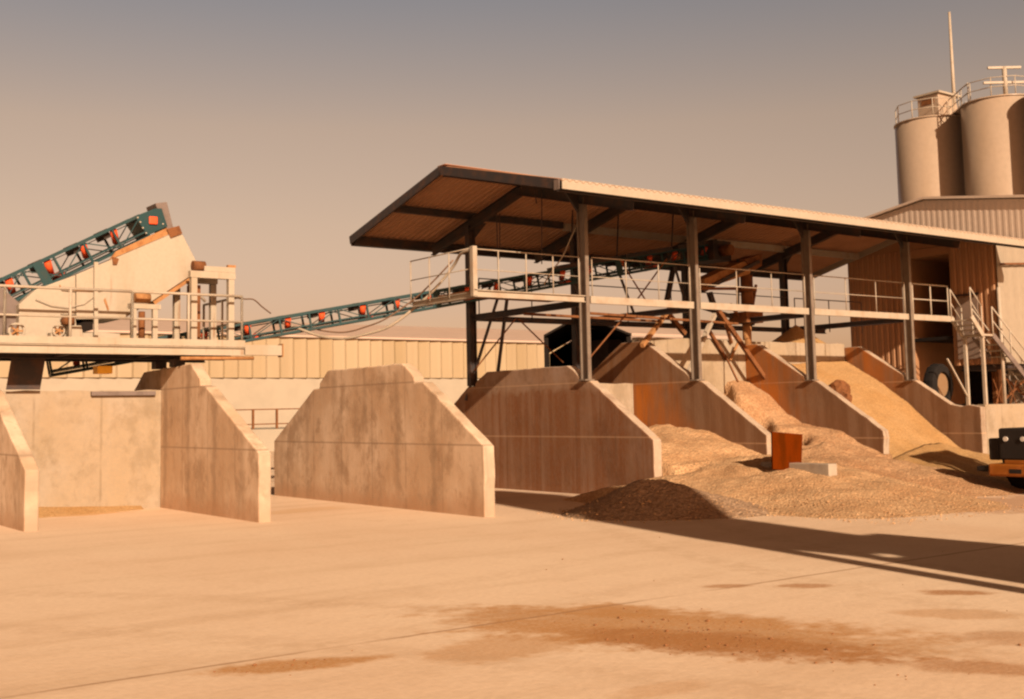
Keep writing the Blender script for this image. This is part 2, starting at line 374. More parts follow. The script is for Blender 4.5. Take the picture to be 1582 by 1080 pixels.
# ------------------------------------------------------------------ concrete partition walls
WT = 0.22
def roughen(o, amp=0.012, seed=0):
    me = o.data
    for v in me.vertices:
        n = mnoise.noise_vector(Vector(v.co) * 1.7 + Vector((seed, 0, 0))); v.co += n * amp
def wall(x, poly, mat, label, step=None, bev=0.025):
    """poly: list of (y, z) outline"""
    rng_ = random.Random(int(x * 10)); q = []
    for (a, b) in zip(poly, poly[1:] + poly[:1]):
        L = math.hypot(b[0] - a[0], b[1] - a[1]); n = max(1, int(L / 0.16)) if max(a[1], b[1]) > 0.1 else 1
        ny, nz = -(b[1] - a[1]) / L, (b[0] - a[0]) / L
        for i in range(n):
            t = i / n; j = 0 if i == 0 else rng_.uniform(-0.006, 0.006) - (rng_.uniform(0.01, 0.028) if rng_.random() < 0.08 else 0)
            q.append((a[0] + (b[0] - a[0]) * t + ny * j, a[1] + (b[1] - a[1]) * t + nz * j))
    poly = q
    o = MB().prism(poly, fx, x, x + WT).build('partition_wall', mat, None, bev, label, 'concrete wall', 'concrete bay walls')
    return o
def wall_profile(yf, s=0.0, top=2.62, back=True):
    yb = 2 * (yf + 4.03) - yf
    return [(yf, -0.05), (yb, -0.05), (yb, 1.18), (yb - 1.92, 2.26), (yb - 2.18, 2.27), (yb - 2.2, 2.38), (yb - 2.55, top), (yf + 2.58, top + 0.01), (yf + 2.16, 2.37), (yf + 2.14, 2.27), (yf + 1.86, 2.27), (yf, 1.16)]
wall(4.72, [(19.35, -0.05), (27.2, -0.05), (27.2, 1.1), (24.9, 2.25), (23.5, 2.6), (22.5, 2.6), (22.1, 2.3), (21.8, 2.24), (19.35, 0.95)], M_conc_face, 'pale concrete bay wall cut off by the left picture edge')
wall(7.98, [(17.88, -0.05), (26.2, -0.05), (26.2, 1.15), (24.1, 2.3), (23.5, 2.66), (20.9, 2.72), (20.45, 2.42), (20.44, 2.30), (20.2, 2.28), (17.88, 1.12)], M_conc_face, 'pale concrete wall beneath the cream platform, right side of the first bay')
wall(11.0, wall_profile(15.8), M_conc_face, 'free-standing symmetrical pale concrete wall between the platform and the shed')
def shed_wall(x, mat, label, top=3.3, yt=20.1):
    yf = 16.45
    poly = [(yf, -0.05), (24.55, -0.05), (24.55, 1.15), (22.75, 2.31), (22.45, 2.33), (22.4, 2.42)]
    if top < 3: poly += [(21.95, top - 0.01), (19.02, top)]
    else: poly += [(41 - yt, top), (yt, top)]
    poly += [(18.66, 2.44), (18.60, 2.33), (18.28, 2.31), (yf, 1.12)]
    return wall(x, poly, mat, label)
shed_wall(15.4, M_conc_dirty, 'brown streaked concrete wall under the open gable end of the shed', 2.65)
shed_wall(18.6, M_conc_rust, 'stained concrete wall standing behind the gravel heap and rusty plate')
shed_wall(22.5, M_conc_rust, 'orange-brown concrete wall between the brown gravel and the yellow sand')
wall(26.5, [(16.48, -0.05), (24.55, -0.05), (24.55, 1.6), (20.9, 3.3), (20.05, 3.3), (18.66, 2.48), (18.62, 2.36), (18.3, 2.32), (17.3, 1.68), (17.0, 1.62), (16.8, 1.66), (16.48, 1.60)], M_conc_rust, 'concrete wall right of the yellow sand with chipped front end')
def backwall(x0, x1, y, z, label, mat=None, th=0.24):
    poly = [(x0, -0.05), (x1, -0.05)]
    n = 12
    for i in range(n + 1):
        t = i / n; poly.append((x1 + (x0 - x1) * t, z + 0.012 * math.sin(i * 2.1)))
    return MB().prism(poly, fy, y, y + th).build('back_wall', mat or M_back, None, 0.0, label, 'concrete wall', 'rear walls of the bays')
backwall(4.945, 7.975, 22.45, 2.27, 'sunlit smooth concrete rear wall of the first bay under the platform')
backwall(15.625, 18.595, 20.5, 2.32, 'sunlit rear wall of the bay holding the tan gravel')
backwall(18.825, 22.495, 20.5, 3.42, 'sunlit rear wall behind the raking legs of the rusty distributor')
backwall(22.725, 26.495, 20.5, 3.40, 'rear wall at the head of the yellow sand slope')
# stop-board on top of the first bay's rear wall
MB().box(6.62, 7.84, 22.36, 22.44, 2.17, 2.25).build('timber_board', M_grey, None, 0.005, 'narrow brown board fixed along the top of the first bay rear wall', 'board')
# retaining wall on the right
rw = MB().box(26.725, 46, 16.48, 16.72, -0.05, 1.66)
rw.build('retaining_wall', M_back, None, 0.02, 'low pale retaining wall behind the orange loader', 'concrete wall')

# ------------------------------------------------------------------ the open shed
XR0, XR1 = 13.3, 30.05
YE0, YE1, YR = 16.5, 24.5, 20.5
ZE, ZR = 5.95, 6.93
COLX = (15.4, 18.6, 22.5, 26.5)
def roofz(y): return ZR - (ZR - ZE) * abs(y - YR) / (YR - YE0)
shed = thing('open_shed', (21, 20.5, 2.3), 'open-sided steel shed with corrugated pitched roof standing on the concrete walls', 'shed')
rf = MB()
per = 0.165; prof = [(0, 0), (0.055, 0), (0.075, 0.032), (0.145, 0.032)]
for (ya, yb) in ((YE0 - 0.06, YR), (YE1 + 0.06, YR)):
    cols = []
    x = XR0
    while x < XR1:
        for u, h in prof:
            if x + u > XR1: break
            za, zb = roofz(ya) + h, roofz(yb) + h
            cols.append((rf.bm.verts.new((x + u, ya, za)), rf.bm.verts.new((x + u, yb, zb)), rf.bm.verts.new((x + u, yb, zb + 0.004)), rf.bm.verts.new((x + u, ya, za + 0.004))))
        x += per
    for A, B in zip(cols, cols[1:]):
        for i in range(4): rf.bm.faces.new((A[i], B[i], B[(i + 1) % 4], A[(i + 1) % 4]))
rf.build('roof', M_roof, shed)
MB().beam((XR0, YR, ZR + 0.040), (XR1, YR, ZR + 0.040), 0.3, 0.008).build('ridge_cap', M_roof, shed)
MB().box(XR0 + 0.02, XR1, YE0 - 0.05, YE0 - 0.03, ZE - 0.165, ZE + 0.03).build('fascia', M_fascia, shed)
MB().box(XR0 + 0.02, XR1, YE1 + 0.03, YE1 + 0.05, ZE - 0.20, ZE - 0.005).build('fascia', M_dark, shed)
vz = 0.075
for ya in (YE0, YE1):
    for xx in (XR0 - 0.02, XR1 + 0.02):
        mb = MB(); mb.beam((xx, ya, roofz(ya) - vz), (xx, YR + (0.0 if ya < YR else 0.002), roofz(YR) - vz), 0.05, 0.19, (0, 0, 1))
        mb.build('verge_trim', M_fascia if (ya > YR and xx > 20) else M_dark, shed)
MB().box(XR0 - 0.06, XR0 - 0.045, YE0 - 0.05, YE0 + 0.10, ZE - 0.18, ZE + 0.01).build('gutter_end', M_grey, shed)
# purlins, eave beams, rafters
def purlin(y, mat, x0=XR0 + 0.05, x1=XR1 - 0.05, a=0.07, b=0.16, dz=0.09):
    MB().beam((x0, y, roofz(y) - dz), (x1, y, roofz(y) - dz), a, b).build('purlin', mat, shed)
purlin(YE0 + 0.12, M_dark, b=0.2, dz=0.115); purlin(YE1 - 0.12, M_dark, b=0.22, dz=0.12); purlin(18.43, M_dark, a=0.1, b=0.16)
purlin(YR, M_dark, dz=0.12)
purlin(22.52, M_dark, XR0 + 0.05, 18.2, a=0.10, b=0.16); purlin(22.52, M_girder, 18.25, XR1 - 0.05, a=0.10, b=0.18, dz=0.13)
for x in COLX:
    for ya in (YE0 + 0.3, YE1 - 0.3):
        sgn = 1 if ya < YR else -1
        MB().ibeam((x, ya, roofz(ya) - 0.30), (x, YR - sgn * 0.004, roofz(YR) - 0.30), 0.12, 0.24).build('rafter', M_dark, shed)
for x in COLX:
    c1 = MB().ibeam((x + 0.03, 18.43, 2.33), (x + 0.03, 18.43, roofz(18.43) - 0.3), 0.09, 0.25, (0, 1, 0), 0.03).build('column', M_colm, shed)
    MB().prism([(x - 0.42, roofz(18.43) - 0.2), (x - 0.08, roofz(18.43) - 0.2), (x - 0.08, roofz(18.43) - 0.62)], fy, 18.40, 18.46).build('knee_plate', M_dark, c1)
    MB().box(x - 0.09, x + 0.15, 18.31, 18.55, 2.315, 2.345).build('base_plate', M_colm, c1)
    c2 = MB().ibeam((x + 0.03, 22.58, 2.33), (x + 0.03, 22.58, roofz(22.58) - 0.3), 0.16, 0.19, (1, 0, 0)).build('column', M_dark, shed)
    MB().prism([(x + 0.14, roofz(22.58) - 0.2), (x + 0.5, roofz(22.58) - 0.2), (x + 0.14, roofz(22.58) - 0.6)], fy, 22.55, 22.61).build('knee_plate', M_dark, c2)
# floor level
MB().ibeam((12.55, 18.30, 3.99), (COLX[0] - 0.08, 18.30, 3.99), 0.10, 0.14).build('floor_girder', M_girder, shed)
for a, b in zip(COLX, list(COLX[1:]) + [28.4]):
    MB().beam((a + 0.13, 18.37, 3.99), (b - 0.08, 18.37, 3.99), 0.08, 0.15).build('floor_girder', M_girder, shed)
    MB().ibeam((a + 0.13, 22.58, 3.93), (min(b, 29.6) - 0.08, 22.58, 3.93), 0.10, 0.13).build('floor_girder', M_dark, shed)
for x in COLX:
    MB().ibeam((x + 0.03, 18.55, 3.93), (x + 0.03, 22.47, 3.93), 0.10, 0.14).build('floor_beam', M_dark, shed)
for p, q in (((16.2, 19.2), (21.8, 20.1)), ((15.0, 19.9), (19.4, 20.3))):
    MB().beam((*p, 3.80), (*q, 3.80), 0.10, 0.05).build('rusty_channel', M_rust, shed)
# thin braces
def pt(px, py, y): return PY(px, py, y)
for p, q in ((pt(733, 572, 22.3), pt(797, 492, 22.3)), (pt(905, 560, 19.0), pt(969, 484, 19.0)), (pt(800, 492, 22.4), pt(870, 560, 22.4)), (pt(957, 400, 20), pt(1000, 468, 20)), (pt(1030, 400, 20), pt(985, 462, 20))):
    MB().tube(p, q, 0.018, n=6).build('tie_rod', M_rust, shed)
# guard rails
def rail(parent, pts, h, mids=(0.5,), r=0.022, posts=None, mat=None, name='guard_rail', spacing=1.2):
    """pts: polyline at floor level; one rail part with its posts as sub-parts"""
    pts = [Vector(p) for p in pts]; mb = MB(); upz = Vector((0, 0, h))
    mb.path([p + upz for p in pts], r)
    for m_ in mids: mb.path([p + upz * m_ for p in pts], r * 0.8)
    o = mb.build(name, mat or M_rail, parent)
    for a, b in zip(pts, pts[1:]):
        n = max(1, round((b - a).length / spacing))
        for i in range(n + 1):
            p = a.lerp(b, i / n)
            MB().tube(p + Vector((0, 0, -0.1)), p + upz, r, n=8).build('post', mat or M_rail, o)
    return o
rail(shed, [(15.65, 18.42, 4.07), (18.5, 18.42, 4.07)], 0.82, posts=1, spacing=0.95, r=0.013, mat=M_girder)
rail(shed, [(18.82, 18.42, 4.07), (22.4, 18.42, 4.07)], 0.82, spacing=1.3, r=0.013, mat=M_girder)
rail(shed, [(22.75, 18.42, 4.07), (26.4, 18.42, 4.07)], 0.82, spacing=1.3, r=0.013, mat=M_girder)
rail(shed, [(26.75, 18.42, 4.07), (28.35, 18.42, 4.07)], 0.82, spacing=0.8, r=0.02)
rail(shed, [(12.57, 20.6, 4.07), (12.57, 18.42, 4.07), (15.3, 18.42, 4.07)], 0.80, spacing=0.72, r=0.013, mat=M_girder)
rail(shed, [(15.5, 22.35, 4.0), (26.4, 22.35, 4.0)], 0.85, spacing=1.6, r=0.014, mat=M_dark)
rail(shed, [(26.7, 22.35, 4.0), (29.8, 22.35, 4.0)], 0.85, spacing=1.5, r=0.016, mat=M_grey)
MB().beam((12.58, 18.30, 3.93), (12.58, 18.30, 4.90), 0.10, 0.10).build('corner_post', M_girder, shed)
MB().ibeam((12.62, 18.37, 3.97), (12.62, 20.6, 3.97), 0.08, 0.12).build('floor_beam', M_girder, shed)
MB().box(12.6, 15.4, 18.4, 19.6, 4.04, 4.062).build('walkway_grating', M_rust, shed)
# cables hanging off the roof
for i, (px, y0, y1, yy) in enumerate(((837, 290, 408, 19.5), (767, 330, 432, 21), (772, 330, 400, 21), (826, 292, 315, 19.5))):
    a, b = PY(px, y0, yy), PY(px + (3 if i % 2 else 0), y1, yy)
    MB().tube(a, b, 0.012, n=6).build('hanging_cable', M_dark, shed)

# ------------------------------------------------------------------ stairs at the shed's right end
st = thing('steel_staircase', (29.5, 18.1, 1.62), 'pale steel staircase with landing going down beside the control cabin', 'staircase')
Lz = 3.56; lx0, lx1 = 28.85, 29.35
SY0, SY1 = 17.75, 18.35
MB().box(lx0, lx1, SY0, SY1, Lz - 0.05, Lz).build('landing', M_rail, st)
for yy in (SY0, SY1):
    MB().beam((28.36, yy, 4.02), (lx0, yy, Lz - 0.03), 0.04, 0.14).build('stringer', M_rail, st)
    MB().beam((lx1, yy, Lz - 0.03), (31.9, yy, 1.64), 0.04, 0.15).build('stringer', M_grey, st)
    rail(st, [(28.36, yy, 4.05), (lx0, yy, Lz)], 0.75, r=0.018, name='handrail', spacing=2)
    rail(st, [(lx1, yy, Lz), (31.9, yy, 1.64)], 0.75, r=0.02, name='handrail', spacing=1.25)
for i in range(3):
    t = (i + 0.7) / 3.6; x = 28.36 + (lx0 - 28.36) * t; z = 4.02 + (Lz - 4.02) * t
    MB().box(x - 0.09, x + 0.09, SY0 + 0.03, SY1 - 0.03, z - 0.02, z + 0.012).build('tread', M_rail, st)
for i in range(11):
    t = (i + 0.7) / 11.6; x = lx1 + (31.9 - lx1) * t; z = Lz + (1.64 - Lz) * t
    MB().box(x - 0.12, x + 0.12, SY0 + 0.03, SY1 - 0.03, z + 0.0, z + 0.032).build('tread', M_rail, st)
for yy in (SY0 + 0.04, SY1 - 0.04): MB().beam((lx0 + 0.03, yy, 1.62), (lx0 + 0.03, yy, Lz - 0.052), 0.08, 0.08).build('post', M_rail, st)
MB().beam((28.0, SY1 - 0.04, 2.9), (lx0 - 0.01, SY1 - 0.04, 1.9), 0.04, 0.04).build('brace', M_rail, st)
for k in range(3):
    a = 29.7 + k * 0.7
    MB().tube((a, 18.0, 1.62), (a + 0.42, 18.0, 2.35), 0.014, n=6).build('brace', M_rust, st); MB().tube((a + 0.42, 18.04, 1.62), (a, 18.04, 2.35), 0.014, n=6).build('brace', M_rust, st)

# ------------------------------------------------------------------ control cabin and hall behind
def corr(mb, p0, p1, z0, z1, per, h, nrm, ztop=None):
    """trapezoid sheet from p0 to p1 (plan), standing z0..z1"""
    p0, p1 = Vector(p0), Vector(p1); d = p1 - p0; L = d.length; d.normalize(); nrm = Vector(nrm)
    k = 0.0; prev = None
    seq = [(0, 0), (0.3, 0), (0.42, h), (0.82, h), (0.94, 0)]
    while k < L:
        for u, hh in seq:
            s_ = k + u * per
            if s_ > L: break
            q = p0 + d * s_ + nrm * hh; zt = z1 if ztop is None else ztop(s_)
            cur = (mb.bm.verts.new((q.x, q.y, z0)), mb.bm.verts.new((q.x, q.y, zt)))
            if prev: mb.bm.faces.new((prev[0], cur[0], cur[1], prev[1]))
            prev = cur
        k += per
    return mb
XC = 30.15; yN, yF = 18.0, 23.05; zb, zt = 2.78, 6.30
cab = thing('control_cabin', (32, 20.5, 1.62), 'clad control cabin on legs with dark opening and grey door at the shed end', 'cabin')
# -X face as separate panels round the opening
OY0, OY1 = 19.5, 20.85
mb = MB(); corr(mb, (XC, 19.48), (XC, yN + 0.02), zb, zt, 0.2, 0.025, (-1, 0)); mb.build('wall', M_clado, cab)
mb = MB(); corr(mb, (XC, yF), (XC, OY1), zb, zt, 0.2, 0.025, (-1, 0)); mb.build('wall', M_clado, cab)
MB().box(XC + 0.02, XC + 3.2, yN + 0.05, 19.46, zb, zt - 0.01).build('wall_core', M_clado, cab)
MB().box(XC + 0.02, XC + 3.2, OY1 + 0.02, yF - 0.03, zb - 1.1, zt - 0.01).build('wall_core', M_clado, cab)
MB().box(XC + 0.0, XC + 3.2, 19.47, 20.84, 6.05, zt - 0.01).build('lintel', M_clado, cab)
mb = MB(); corr(mb, (XC, yN), (XC + 5.0, yN), zb, zt, 0.45, 0.01, (0, -1)); mb.build('wall', M_cladw, cab)
MB().prism([(yN + 0.02, zt + 0.002), (yF, zt + 0.002), (yF, zt + 0.02), (20.5, 6.86), (yN + 0.02, zt + 0.02)], fx, XC + 0.01, XC + 0.1).build('gable_panel', M_clado, cab)
MB().prism([(yN - 0.05, zt + 0.025), (20.5, 6.865), (yF + 0.05, zt + 0.025), (yF + 0.05, zt + 0.07), (20.5, 6.91), (yN - 0.05, zt + 0.07)], fx, XC - 0.02, XC + 3.7).build('roof', M_clad, cab)
MB().box(XC + 2.6, XC + 2.7, 19.47, 20.84, 1.63, 6.04).build('inner_wall', M_black, cab)
MB().box(XC + 0.03, XC + 2.58, 19.47, 20.84, 3.55, 3.65).build('floor_slab', M_black, cab)
MB().box(XC + 0.2, XC + 5, yN + 0.1, 19.4, zb - 0.16, zb - 0.01).build('floor_frame', M_dark, cab)
dr = MB().box(XC - 0.06, XC - 0.028, 18.62, 19.32, 2.95, 4.72).build('door', M_door, cab, 0.006)
MB().tube((XC - 0.10, 18.70, 3.8), (XC - 0.062, 18.70, 3.8), 0.03, n=8).build('handle', M_dark, dr)
MB().beam((XC - 0.05, 19.36, 4.79), (XC - 0.05, 18.58, 4.79), 0.05, 0.06).build('door_head', M_dark, cab)
MB().tube((XC - 0.06, 17.96, 1.62), (XC - 0.06, 17.96, 4.9), 0.05, n=10).build('downpipe', M_rail, cab)
MB().tube((XC + 0.0, 17.88, 5.55), (XC + 2.5, 17.88, 5.72), 0.03, n=8).build('pipe', M_rust, cab)
for x, y in ((XC + 0.1, yN + 0.15), (XC + 1.8, yN + 0.15), (XC + 3.6, yN + 0.15), (XC + 1.8, 19.35), (XC + 3.6, 19.35)):
    MB().beam((x, y, 1.62), (x, y, zb - 0.162), 0.12, 0.12).build('leg', M_rust, cab)
for k, x in enumerate((XC + 0.1, XC + 1.8)):
    MB().beam((x, yN + 0.16, 1.7), (x + 1.7, yN + 0.16, 2.55), 0.05, 0.05).build('brace', M_rust, cab); MB().beam((x, yN + 0.22, 2.55), (x + 1.7, yN + 0.22, 1.7), 0.05, 0.05).build('brace', M_rust, cab)
MB().box(XC + 0.5, XC + 5.5, 21.0, 21.2, 1.63, 2.77).build('plinth_wall', M_back, cab)
# the tall hall with corrugated gable
hall = thing('plant_hall', (38, 22.05, 0), 'tall gabled hall clad in pale corrugated sheet behind the shed', 'building')
XH = 34.0; ya = 22.75; yw = 5.3; yfar = 3.0
za_, ze_ = 8.52, 8.52 - 5.3 * 0.145; zf_ = 8.52 - 3.0 * 0.145
mb = MB(); corr(mb, (XH, ya + yfar), (XH, ya - yw), 1.6, 8, 0.21, 0.007, (-1, 0), lambda s_: za_ - abs(s_ - yfar) * 0.145 - 0.03); mb.build('gable_wall', M_clad, hall)
mb = MB()
mb.hexa([(XH - 0.15, ya, za_), (XH + 12, ya, za_), (XH + 12, ya - yw - 0.2, ze_ - 0.03), (XH - 0.15, ya - yw - 0.2, ze_ - 0.03)], [(XH - 0.15, ya, za_ + 0.08), (XH + 12, ya, za_ + 0.08), (XH + 12, ya - yw - 0.2, ze_ + 0.05), (XH - 0.15, ya - yw - 0.2, ze_ + 0.05)])
mb.hexa([(XH - 0.15, ya + 0.01, za_), (XH + 12, ya + 0.01, za_), (XH + 12, ya + yfar + 0.1, zf_ - 0.03), (XH - 0.15, ya + yfar + 0.1, zf_ - 0.03)], [(XH - 0.15, ya + 0.01, za_ + 0.08), (XH + 12, ya + 0.01, za_ + 0.08), (XH + 12, ya + yfar + 0.1, zf_ + 0.05), (XH - 0.15, ya + yfar + 0.1, zf_ + 0.05)])
mb.build('roof', M_clad, hall)
MB().box(XH + 0.05, XH + 11.9, ya - yw + 0.02, ya + yfar - 0.02, 0.02, ze_ - 0.1).build('wall', M_clad, hall)

# big tyre standing by the stair foot
ty = thing('spare_wheel', (28.65, 19.05, 1.62), 'large black loader tyre with tan rim standing under the stair landing', 'wheel')
def tyre(parent, c, ax, R, r, wdt, nm='tyre', mat=None):
    mb = MB(); c = Vector(c); ax = Vector(ax).normalized(); u = Vector((0, 0, 1)); v = ax.cross(u).normalized(); n = 32
    pr = [(-wdt / 2, r), (-wdt / 2, R * 0.86), (-wdt * 0.38, R * 0.97), (-wdt * 0.15, R), (wdt * 0.15, R), (wdt * 0.38, R * 0.97), (wdt / 2, R * 0.86), (wdt / 2, r)]
    rings = []
    for i in range(n):
        a = 2 * math.pi * i / n; d = u * math.cos(a) + v * math.sin(a)
        rings.append([mb.bm.verts.new(c + ax * w_ + d * (q * (1 if (i % 2 or q < R * 0.95) else 0.965))) for w_, q in pr])
    for A, B in zip(rings, rings[1:] + rings[:1]):
        for k in range(len(pr)): mb.bm.faces.new((A[k], A[(k + 1) % len(pr)], B[(k + 1) % len(pr)], B[k]))
    return mb.build(nm, mat or M_tyre, parent)
tyre(ty, (28.65, 19.05, 2.22), (0.10, -0.99, 0), 0.60, 0.36, 0.34)
rim = MB().tube((28.65, 19.10, 2.22), (28.65, 18.98, 2.22), 0.355, n=24).build('rim', M_rimt, ty)

# ------------------------------------------------------------------ silos
SIL = 52.0
def polar(px, D):
    r = ray(px, 600); h = Vector((r.x, r.y, 0)).normalized(); return h * D
P1, P2 = polar(1460, SIL), polar(1570, SIL * 0.965)
SR = 1.47
P3 = P2 + (P2 - P1)
for Ps in ():
    pass
SZ = 13.56
def silo(P, label, R=SR, top=SZ):
    s = thing('cement_silo', (P.x, P.y, 0), label, 'silo', 'row of cement silos')
    MB().tube((P.x, P.y, 2.0), (P.x, P.y, top), R, n=64).build('shell', M_silo, s)
    MB().tube((P.x, P.y, top + 0.004), (P.x, P.y, top + 0.06), R + 0.04, n=64).build('rim_ring', M_silo, s)
    MB().tube((P.x, P.y, top + 0.064), (P.x, P.y, top + 0.25), R, 0.25, n=48).build('cap', M_silo, s)
    MB().tube((P.x, P.y, 0.6), (P.x, P.y, 1.998), 0.25, R, n=48).build('cone', M_silo, s)
    for k in range(4):
        a = k * math.pi / 2 + 0.5; MB().beam((P.x + R * 0.8 * math.cos(a), P.y + R * 0.8 * math.sin(a), 0), (P.x + R * 0.8 * math.cos(a), P.y + R * 0.8 * math.sin(a), 2.2), 0.16, 0.16).build('leg', M_dark, s)
    return s
s1 = silo(P1, 'leftmost pale cement silo with filter box on its roof')
s2 = silo(P2, 'pale cement silo right of the mast with railings on its roof', top=SZ + 0.10)
s3 = silo(P3, 'pale cement silo beyond the right picture edge', top=SZ + 0.2)
def ringrail(s, P, top, a0, a1, n, h=0.75):
    pts = [(P.x + (SR - 0.05) * math.cos(a0 + (a1 - a0) * i / n), P.y + (SR - 0.05) * math.sin(a0 + (a1 - a0) * i / n), top + 0.06) for i in range(n + 1)]
    mb = MB()
    for f in (0.5, 1.0): mb.path([Vector(p) + Vector((0, 0, h * f)) for p in pts], 0.018)
    o = mb.build('guard_rail', M_rail, s)
    for p in pts: MB().tube(p, Vector(p) + Vector((0, 0, h)), 0.022, n=8).build('post', M_rail, o)
ringrail(s1, P1, SZ, 2.0, 4.4, 4); ringrail(s2, P2, SZ + 0.10, 2.2, 5.4, 5)
dvw = Vector((0.8, -0.6, 0)); tb = P2 + Vector((-0.95, -0.85, SZ + 0.16))
lf = MB().tube(tb, tb + Vector((0, 0, 1.15)), 0.09, n=10)
lf.beam(tb + dvw * -0.65 + Vector((0, 0, 1.12)), tb + dvw * 0.65 + Vector((0, 0, 1.12)), 0.10, 0.09); lf.beam(tb + dvw * -0.85 + Vector((0, 0, 0.52)), tb + dvw * 0.8 + Vector((0, 0, 0.52)), 0.10, 0.09)
lf.build('lifting_frame', M_rail, s2)
# filter box, walkway and mast
F = P1 + Vector((0.1, -0.3, 0))
fb = thing('filter_box', (F.x, F.y, SZ + 0.2), 'boxy dust filter housing on top of the leftmost silo', 'filter unit')
MB().box(F.x - 0.68, F.x + 0.62, F.y - 0.5, F.y + 0.5, SZ + 0.15, SZ + 1.12).build('housing', M_silo, fb, 0.02)
MB().box(F.x - 0.8, F.x + 0.85, F.y - 0.62, F.y + 0.62, SZ + 1.122, SZ + 1.2).build('lid', M_rail, fb)
MB().box(F.x - 0.70, F.x - 0.682, F.y - 0.3, F.y + 0.3, SZ + 0.72, SZ + 0.95).build('vent', M_rust, fb)
wkA, wkB = P1 + Vector((0.3, -0.9, SZ + 0.12)), P2 + Vector((-0.9, 0.6, SZ + 0.22))
wk = thing('silo_walkway', wkA, 'short railed walkway bridging the two silo tops', 'walkway')
MB().beam(wkA, wkB, 0.6, 0.06).build('deck', M_silo, wk)
rail(wk, [wkA + Vector((-0.3, 0, 0)), wkB + Vector((-0.3, 0, 0))], 0.75, r=0.025, spacing=1.0)
mpos = polar(1499, SIL)
r_ = ray(1472, 18); zt_m = EYE + r_.z * math.hypot(mpos.x, mpos.y) / math.hypot(r_.x, r_.y)
ms = thing('lightning_mast', (mpos.x, mpos.y, SZ), 'thin pale mast rising between the silo tops', 'mast')
MB().tube((mpos.x, mpos.y, SZ - 0.4), (mpos.x, mpos.y, zt_m), 0.09, 0.05, n=10).build('pole', M_rail, ms)
MB().tube((mpos.x, mpos.y, SZ - 0.2), (mpos.x, mpos.y, SZ + 0.8), 0.2, 0.1, n=10).build('foot', M_silo, ms)

# ------------------------------------------------------------------ belt conveyors
def conveyor(name, p, q, h, wd, label, first_joint=2.0, roll0=0.5, rstep=0.95, panel=0.62, thick=0.05):
    """p, q: near-side top chord ends; the truss hangs h below and reaches wd behind"""
    p, q = Vector(p), Vector(q); d = (q - p).normalized(); L = (q - p).length
    sd = Vector((-d.y, d.x, 0)).normalized(); u = sd.cross(d).normalized()
    if u.z < 0: u = -u
    if sd.y < 0: sd = -sd
    root = thing(name, (p + q) / 2 - u * h, label, 'conveyor')
    T = lambda s_, a, b: p + d * s_ + sd * a - u * b
    mb = MB()
    for a in (0, wd):
        mb.beam(T(0, a, 0.03), T(L, a, 0.03), thick, 0.06, u); mb.beam(T(0, a, h - 0.03), T(L, a, h - 0.03), thick, 0.055, u)
        mb.beam(T(0, a, h * 0.72), T(L, a, h * 0.72), thick * 0.6, 0.03, u)
    n = int(L / panel)
    for i in range(n + 1):
        s_ = L * i / n
        for a in (0, wd): mb.beam(T(s_, a, 0.06), T(s_, a, h - 0.058), thick * 0.8, 0.04, d)
        mb.beam(T(s_, 0.026, h - 0.04), T(s_, wd - 0.026, h - 0.04), 0.04, 0.04, u)
        if i < n:
            e = L * (i + 1) / n
            for a in (0, wd):
                (mb.beam(T(s_ + 0.03, a, 0.07), T(e - 0.03, a, h - 0.07), 0.018, 0.018, u) if i % 2 else mb.beam(T(s_ + 0.03, a, h - 0.07), T(e - 0.03, a, 0.07), 0.018, 0.018, u))
    mb.build('truss', M_green, root)
    k = first_joint
    while k < L - 0.5:
        MB().beam(T(k - 0.09, -0.032, h / 2), T(k + 0.09, -0.032, h / 2), 0.012, h - 0.02, u).build('joint_plate', M_green, root); k += 5.0
    bl = MB()
    bl.beam(T(0.1, wd / 2, 0.10), T(L - 0.1, wd / 2, 0.10), wd * 0.62, 0.012, u)
    bl.beam(T(0.1, wd / 2, h * 0.80), T(L - 0.1, wd / 2, h * 0.80), wd * 0.7, 0.012, u)
    bl.build('belt', M_belt, root)
    k = roll0; i = 0
    while k < L - 0.3:
        r = MB().tube(T(k, 0.045, 0.075), T(k, wd * 0.36, h * 0.62), 0.068, n=14).build('roller', M_orange, root)
        MB().beam(T(k - 0.14, 0.10, h * 0.16), T(k - 0.14, wd - 0.06, h * 0.16), 0.14, h * 0.36, u).build('bracket', M_belt, r)
        if i % 3 == 1: MB().tube(T(k + 0.12, 0.04, h * 0.80), T(k + 0.12, wd - 0.04, h * 0.80), 0.06, n=12).build('roller', M_orange, root)
        k += rstep * (1.0 + 0.12 * math.sin(i * 2.3)); i += 1
    return root, T, L, h, wd
AY = 22.35
pa, qa = PY(-190, 519, AY), PY(244, 318, AY)
cA, TA, LA, hA, wA = conveyor('belt_conveyor', PY(-230, 537, AY), PY(214, 331, AY), 0.50, 0.62, 'steep green belt conveyor with orange rollers feeding the cream hopper', first_joint=3.36, roll0=0.65, rstep=0.72, panel=0.6)
